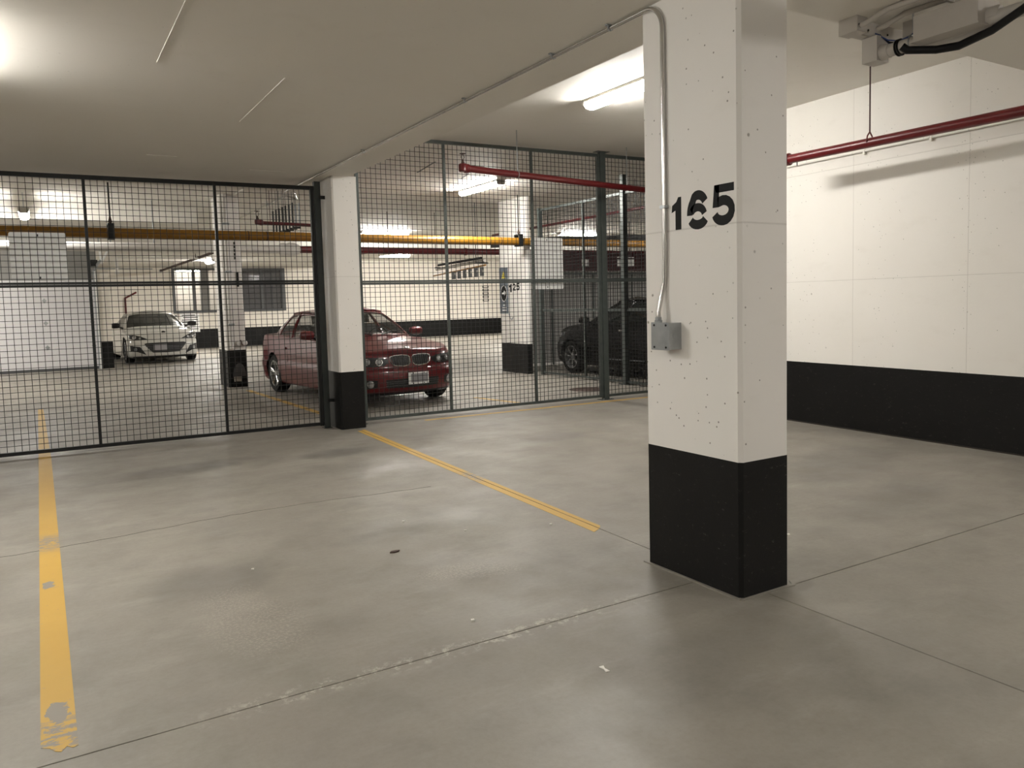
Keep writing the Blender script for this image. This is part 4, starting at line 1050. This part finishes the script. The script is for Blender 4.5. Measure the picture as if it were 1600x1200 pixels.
    def mirrors(s, y, x, z, mat, size=1.0):
        for sd in (-1, 1):
            m = MB(); cx = sd * x
            m.lathe([(0.02, -0.115), (0.062, -0.10), (0.078, -0.03), (0.078, 0.05), (0.066, 0.10), (0.02, 0.115)], (cx, y, z), (1, 0, 0), 16)
            for i in range(len(m.v)):
                vx, vy, vz = m.v[i]; m.v[i] = (cx + (vx - cx) * size, y + (vy - y) * 0.75 * size, z + (vz - z) * 0.85 * size)
            mo = s.part(m, 'wing_mirror', mat)
            s.part(MB().box(cx - 0.085, cx + 0.085, y + 0.058, y + 0.066, z - 0.05, z + 0.05), 'mirror_glass', M['chrome'], mo)
            s.part(MB().tube([(cx - sd * 0.09, y, z - 0.03), (cx - sd * 0.20, y + 0.02, z - 0.075)], 0.025, 8), 'mirror_arm', M['trim_black'], mo)

OUT = [(0, 0), (.3, .004), (.55, .013), (.74, .028), (.87, .050), (.945, .085), (.98, .14), (.995, .26), (1, .45), (1, .65), (.995, .8), (.97, .90), (.90, .955), (.75, .982), (.45, .996), (0, 1)]
# ---- red coupe
SR = dict(W=1.757, outline=OUT, lip=0.535, wr=0.315, arch=0.350, axles=(0.78, 3.50), spokes=5, twin=True, rim='alloy', seat_y=2.35, roofcrown=0.045,
          rings=[(0.17, .90, .12, 4.36), (0.20, .945, .05, 4.44), (0.30, .975, .005, 4.48), (0.43, 1.0, 0.0, 4.49), (0.51, 1.0, .02, 4.48), (0.54, .985, .06, 4.44), (-0.35, .988, .075, 4.42), (-0.75, .975, .10, 4.41), (-1.0, .945, .135, 4.40)],
          zs=[(0, .725), (.25, .765), (.7, .83), (1.3, .885), (2.2, .915), (3.4, .945), (4.0, .955), (4.49, .93)],
          crown=[(0, .035), (.6, .055), (1.4, .07), (3.0, .05), (4.4, .03)],
          cabin=[((0, 1.22, .955), (0, 2.00, 1.335)), ((.40, 1.27, .95), (.32, 2.03, 1.328)), ((.69, 1.47, .925), (.535, 2.13, 1.30)), ((.74, 1.66, .915), (.56, 2.24, 1.295)),
                 ((.795, 2.60, .92), (.588, 2.72, 1.315)), ((.795, 2.69, .92), (.588, 2.79, 1.315)), ((.765, 3.38, .945), (.57, 3.10, 1.300)), ((.68, 3.74, .97), (.52, 3.30, 1.285)), ((.38, 3.92, .98), (.3, 3.40, 1.295)), ((0, 3.96, .985), (0, 3.43, 1.30))],
          kinds=['windshield', 'windshield', 'p', 'door_window', 'p', 'quarter_window', 'p', 'rear_window', 'rear_window'])
rc = Car('red_coupe', 'glossy dark red two door coupe with twin oval grilles parked behind the fence column', SR, (4.655, 10.72, 0), R(4.5), (1.04, 1.03, 1.065), 'paint_red', 'glass')
rc.mirrors(1.66, 0.93, 0.985, M['paint_red'])
for sd in (-1, 1):
    xs = lambda *v: [(sd * a, b) for a, b in v]
    # kidney grilles
    oval = [(.020, .675), (.045, .698), (.13, .706), (.25, .702), (.310, .690), (.318, .655), (.300, .600), (.25, .568), (.12, .556), (.05, .566), (.022, .600)]
    gr = rc.patch(xs((.028, .690), (.13, .702), (.305, .690)), xs((.028, .585), (.12, .560), (.27, .580)), 'grille', M['trim_black'], off=0.005)
    rc.skin_tube([(sd * a, b) for a, b in oval], 0.0085, 'chrome_surround', M['chrome'], gr, close=True, off=0.008)
    for k in range(7):
        x = .055 + k * 0.036
        rc.skin_tube(xs((x, .694), (x, .63), (x - .004, .572)), 0.0035, 'grille_bar', M['dark_alloy'], gr, off=0.008)
    hl = rc.patch(xs((.345, .655), (.44, .682), (.60, .692), (.76, .698), (.85, .692)), xs((.345, .620), (.40, .575), (.55, .562), (.74, .582), (.85, .63)), 'headlight', M['trim_black'], off=0.007, n=18)
    for x, z, rr in ((.475, .625, .050), (.630, .632, .046)):
        p, nn = rc.hit('y', sd * x, z)
        ring = rc.part(MB().lathe([(rr, 0), (rr, 0.012), (rr * .84, 0.012), (rr * .80, 0.004)], p + nn * 0.004, nn, 20, True), 'lamp_ring', M['chrome'], hl)
        rc.part(MB().lathe([(rr * .78, 0.0), (rr * .7, 0.012), (rr * .4, 0.020), (0.001, 0.023)], p + nn * 0.006, nn, 16), 'lamp_lens', M['lens'], hl)
    rc.patch(xs((.77, .688), (.84, .682)), xs((.77, .62), (.84, .64)), 'indicator', M['lens'], hl, off=0.010, n=4)
    rc.patch(xs((.53, .385), (.66, .395), (.80, .40)), xs((.53, .285), (.66, .27), (.78, .29)), 'side_intake', M['trim_black'], off=0.005)
    p, nn = rc.hit('y', sd * .62, .335)
    rc.part(MB().lathe([(.052, 0), (.050, .006), (.03, .012), (.001, .014)], p + nn * 0.004, nn, 18), 'fog_lamp', M['lens'])
    # side rub strip, handle, seams, sill
    rc.patch([(1.25, .545), (2.2, .55), (3.08, .555)], [(1.25, .505), (2.2, .51), (3.08, .515)], 'rub_strip', rc.paint, axis='x', sd=sd, off=0.010, n=10, m=2)
    rc.patch([(2.78, .775), (2.95, .775)], [(2.78, .745), (2.95, .745)], 'door_handle', rc.paint, axis='x', sd=sd, off=0.022, n=4, m=2)
    rc.skin_tube([(2.72, .91), (2.74, .7), (2.72, .5), (2.62, .30)], 0.0035, 'door_seam', M['trim_black'], axis='x', sd=sd, off=0.0)
    rc.skin_tube([(1.36, .89), (1.33, .7), (1.33, .5), (1.40, .30)], 0.0035, 'door_seam', M['trim_black'], axis='x', sd=sd, off=0.0)
    rc.skin_tube([(.98, .56), (1.02, .56), (1.06, .555)], 0.010, 'side_marker', M['lens'], axis='x', sd=sd, off=0.004)
    rc.skin_tube([(.27, .735), (.33, .78), (.40, .83), (.47, .88)], 0.003, 'hood_seam', M['trim_black'], axis='y') if False else None
    # tail lamp
    rc.patch([(4.15, .86), (4.36, .84)], [(4.15, .74), (4.36, .72)], 'tail_light', M['red_pipe'], axis='x', sd=sd, off=0.006, n=5, m=3)
    rc.patch([(4.02, .565), (4.38, .565)], [(4.02, .515), (4.38, .515)], 'bumper_strip', M['lens'], axis='x', sd=sd, off=0.012, n=5, m=2)
rc.patch([(-.42, .385), (0, .392), (.42, .385)], [(-.40, .27), (0, .262), (.40, .27)], 'lower_intake', M['trim_black'], off=0.005, n=20)
for z in (.355, .33, .30):
    rc.skin_tube([(-.42, z), (-.2, z), (0, z), (.2, z), (.42, z)], 0.004, 'intake_bar', M['grey_dark'], off=0.008)
rc.patch([(-.78, .205), (0, .20), (.78, .205)], [(-.74, .175), (0, .172), (.74, .175)], 'chin_spoiler', M['trim_black'], off=0.008, n=20, m=2)
for xa, xb in ((-.80, -.30), (.30, .80)):
    rc.skin_tube([(xa + (xb - xa) * k / 8, .515) for k in range(9)], 0.006, 'bumper_strip', rc.paint, off=0.006)
pl = rc.part(MB().box(-0.105, 0.215, -0.034, -0.014, 0.305, 0.468), 'plate_frame', M['sign_white'])
rc.part(MB().box(-0.068, 0.198, -0.036, -0.034, 0.330, 0.450), 'plate', M['plate_grey'], pl)
for x in (-0.03, 0.14):
    for z in (0.316, 0.459): rc.part(MB().lathe([(0.008, 0), (0.008, 0.004)], (x, -0.034, z), (0, -1, 0), 8), 'plate_bolt', M['trim_black'], pl)
p, nn = rc.hit('z', 0.0, 0.22)
bd = rc.part(MB().lathe([(.041, 0), (.041, .006), (.036, .007), (.001, .009)], p, (nn + Vector((0, -.5, .1))).normalized(), 24), 'roundel', M['chrome'], label='round chrome ringed badge')
rc.part(MB().lathe([(.035, .0075), (.034, .0095), (.024, .0096), (.024, .0085)], p, (nn + Vector((0, -.5, .1))).normalized(), 24, True), 'roundel_ring', M['stencil'], bd)
rc.skin_tube([(-.62, .92), (-.4, .97), (0, 1.0), (.4, .97), (.62, .92)], 0.005, 'hood_seam', M['trim_black'], axis='z', off=0.0) if False else None
for sd in (-1, 1):
    rc.part(MB().tube([(sd * .08, 1.16, .965), (sd * .30, 1.30, 1.01), (sd * .60, 1.45, 1.01)], 0.010, 6), 'wiper', M['trim_black'])

# ---- white sports car
SW = dict(W=1.775, outline=OUT, lip=0.56, wr=0.31, arch=0.345, axles=(0.85, 3.42), spokes=10, rim='dark_alloy', seat_y=2.25, roofcrown=0.04,
          rings=[(0.14, .90, .12, 4.12), (0.17, .96, .03, 4.20), (0.26, .985, 0.0, 4.23), (0.42, .985, .01, 4.24), (0.52, .985, .05, 4.22), (0.57, .98, .09, 4.20), (-0.35, .995, .11, 4.18), (-0.75, .985, .15, 4.16), (-1.0, .93, .21, 4.15)],
          zs=[(0, .66), (.3, .73), (.8, .80), (1.3, .845), (2.2, .87), (3.2, .90), (4.24, .90)],
          crown=[(0, .03), (.6, .02), (1.4, .05), (3.0, .05), (4.2, .03)],
          cabin=[((0, 1.12, .885), (0, 1.95, 1.245)), ((.42, 1.17, .88), (.33, 1.98, 1.24)), ((.72, 1.38, .855), (.54, 2.08, 1.205)), ((.76, 1.58, .855), (.565, 2.2, 1.20)),
                 ((.79, 2.55, .875), (.59, 2.6, 1.205)), ((.79, 2.65, .88), (.59, 2.68, 1.20)), ((.75, 3.15, .91), (.56, 2.95, 1.18)), ((.64, 3.7, .93), (.52, 3.2, 1.15)), ((.35, 3.9, .95), (.3, 3.35, 1.16)), ((0, 3.95, .955), (0, 3.4, 1.165))],
          kinds=['windshield', 'windshield', 'p', 'door_window', 'p', 'quarter_window', 'p', 'rear_window', 'rear_window'])
wc_ = Car('white_sports_car', 'low white sports coupe with a wide black mouth facing the fence', SW, (3.02, 24.5, 0), R(3), (1.10, 1.08, 1.17), 'paint_white', 'glass_dark')
wc_.mirrors(1.55, 0.97, 0.93, M['trim_black'], 1.05)
for sd in (-1, 1):
    xs = lambda *v: [(sd * a, b) for a, b in v]
    hl = wc_.patch(xs((.42, .600), (.56, .665), (.70, .705), (.80, .70)), xs((.42, .590), (.55, .585), (.70, .585), (.80, .62)), 'headlight', M['trim_black'], off=0.006)
    for x, z, rr in ((.70, .640, .048), (.575, .620, .03)):
        p, nn = wc_.hit('y', sd * x, z)
        if p is None: continue
        wc_.part(MB().lathe([(rr, 0), (rr, 0.012), (rr * .82, 0.012), (rr * .78, 0.004)], p + nn * 0.004, nn, 18, True), 'lamp_ring', M['chrome'], hl)
        wc_.part(MB().lathe([(rr * .76, 0.0), (rr * .6, 0.012), (0.001, 0.02)], p + nn * 0.006, nn, 14), 'lamp_lens', M['lens'], hl)
    wc_.patch(xs((.60, .42), (.70, .43), (.80, .45)), xs((.47, .225), (.66, .30), (.80, .315)), 'side_intake', M['trim_black'], off=0.006)
    p, nn = wc_.hit('y', sd * .70, .36)
    wc_.part(MB().lathe([(.045, 0), (.043, .006), (.001, .014)], p + nn * 0.006, nn, 16), 'fog_lamp', M['lens'])
    wc_.skin_tube([(2.70, .86), (2.72, .6), (2.6, .28)], 0.004, 'door_seam', M['trim_black'], axis='x', sd=sd, off=0.0)
wc_.patch([(-.50, .49), (-.44, .505), (0, .51), (.44, .505), (.50, .49)], [(-.47, .43), (-.32, .275), (0, .265), (.32, .275), (.47, .43)], 'mouth_grille', M['trim_black'], off=0.006, n=24)
for z in (.46, .42, .38, .34, .30):
    hwz = .47 if z > .4 else .40
    wc_.skin_tube([(-hwz + 2 * hwz * k / 8, z) for k in range(9)], 0.005, 'grille_bar', M['grey_dark'], off=0.008)
wc_.patch([(-.84, .19), (0, .185), (.84, .19)], [(-.8, .145), (0, .142), (.8, .145)], 'chin_spoiler', M['trim_black'], off=0.008, n=20, m=2)
wc_.part(MB().box(-0.30, 0.02, -0.022, -0.005, 0.315, 0.475), 'plate', M['plate_grey'])
p, nn = wc_.hit('z', 0.0, 0.27)
wc_.part(MB().lathe([(.05, 0), (.05, .006), (.001, .008)], p, (nn + Vector((0, -.6, 0))).normalized(), 18), 'oval_badge', M['stencil'], label='small dark oval badge')

# ---- black car, side on
SK = dict(W=1.84, outline=OUT, lip=0.60, wr=0.335, arch=0.372, axles=(0.86, 3.62), spokes=7, rim='alloy', seat_y=2.25, roofcrown=0.05,
          rings=[(0.19, .90, .14, 4.5), (0.22, .95, .06, 4.58), (0.34, .98, .0, 4.62), (0.50, 1.0, .0, 4.63), (0.60, 1.0, .02, 4.62), (0.64, .99, .05, 4.6), (-0.35, .985, .08, 4.58), (-0.75, .97, .12, 4.56), (-1.0, .93, .18, 4.55)],
          zs=[(0, .80), (.4, .90), (.9, .985), (1.4, 1.03), (2.4, 1.04), (3.6, 1.06), (4.6, 1.03)],
          crown=[(0, .03), (.6, .05), (1.4, .06), (3.0, .05), (4.5, .03)],
          cabin=[((0, 0.98, 1.05), (0, 1.95, 1.475)), ((.42, 1.03, 1.04), (.34, 1.98, 1.465)), ((.72, 1.25, 1.02), (.56, 2.05, 1.44)), ((.78, 1.50, 1.02), (.58, 2.2, 1.44)),
                 ((.83, 2.50, 1.04), (.62, 2.55, 1.46)), ((.83, 2.60, 1.04), (.62, 2.65, 1.46)), ((.81, 3.5, 1.06), (.60, 3.35, 1.44)), ((.70, 4.05, 1.07), (.55, 3.75, 1.40)), ((.38, 4.2, 1.08), (.3, 3.85, 1.41)), ((0, 4.25, 1.085), (0, 3.88, 1.415))],
          kinds=['windshield', 'windshield', 'p', 'door_window', 'p', 'rear_door_window', 'p', 'rear_window', 'rear_window'])
kc = Car('black_car', 'glossy black hatchback parked nose in behind the wire cage', SK, (10.15, 14.12, 0), R(180), 1.0, 'paint_black', 'glass_dark')
kc.mirrors(1.50, 1.0, 1.10, M['paint_black'])
for sd in (-1, 1):
    xs = lambda *v: [(sd * a, b) for a, b in v]
    kc.patch(xs((.48, .74), (.66, .79), (.86, .83)), xs((.48, .68), (.66, .68), (.86, .74)), 'headlight', M['lens'], off=0.006)
    kc.patch([(2.45, .92), (2.64, .92)], [(2.45, .89), (2.64, .89)], 'door_handle', M['chrome'], axis='x', sd=sd, off=0.02, n=4, m=2)
    for y in (1.42, 2.56, 3.45):
        kc.skin_tube([(y, 1.0), (y, .7), (y, .32)], 0.004, 'door_seam', M['grey_dark'], axis='x', sd=sd, off=0.0)
    kc.skin_tube([(1.2, .36), (2.2, .35), (3.2, .36)], 0.014, 'sill_trim', M['grey_dark'], axis='x', sd=sd, off=0.0)
kc.patch([(-.44, .52), (0, .53), (.44, .52)], [(-.40, .30), (0, .29), (.40, .30)], 'lower_intake', M['grey_dark'], off=0.005, n=16)
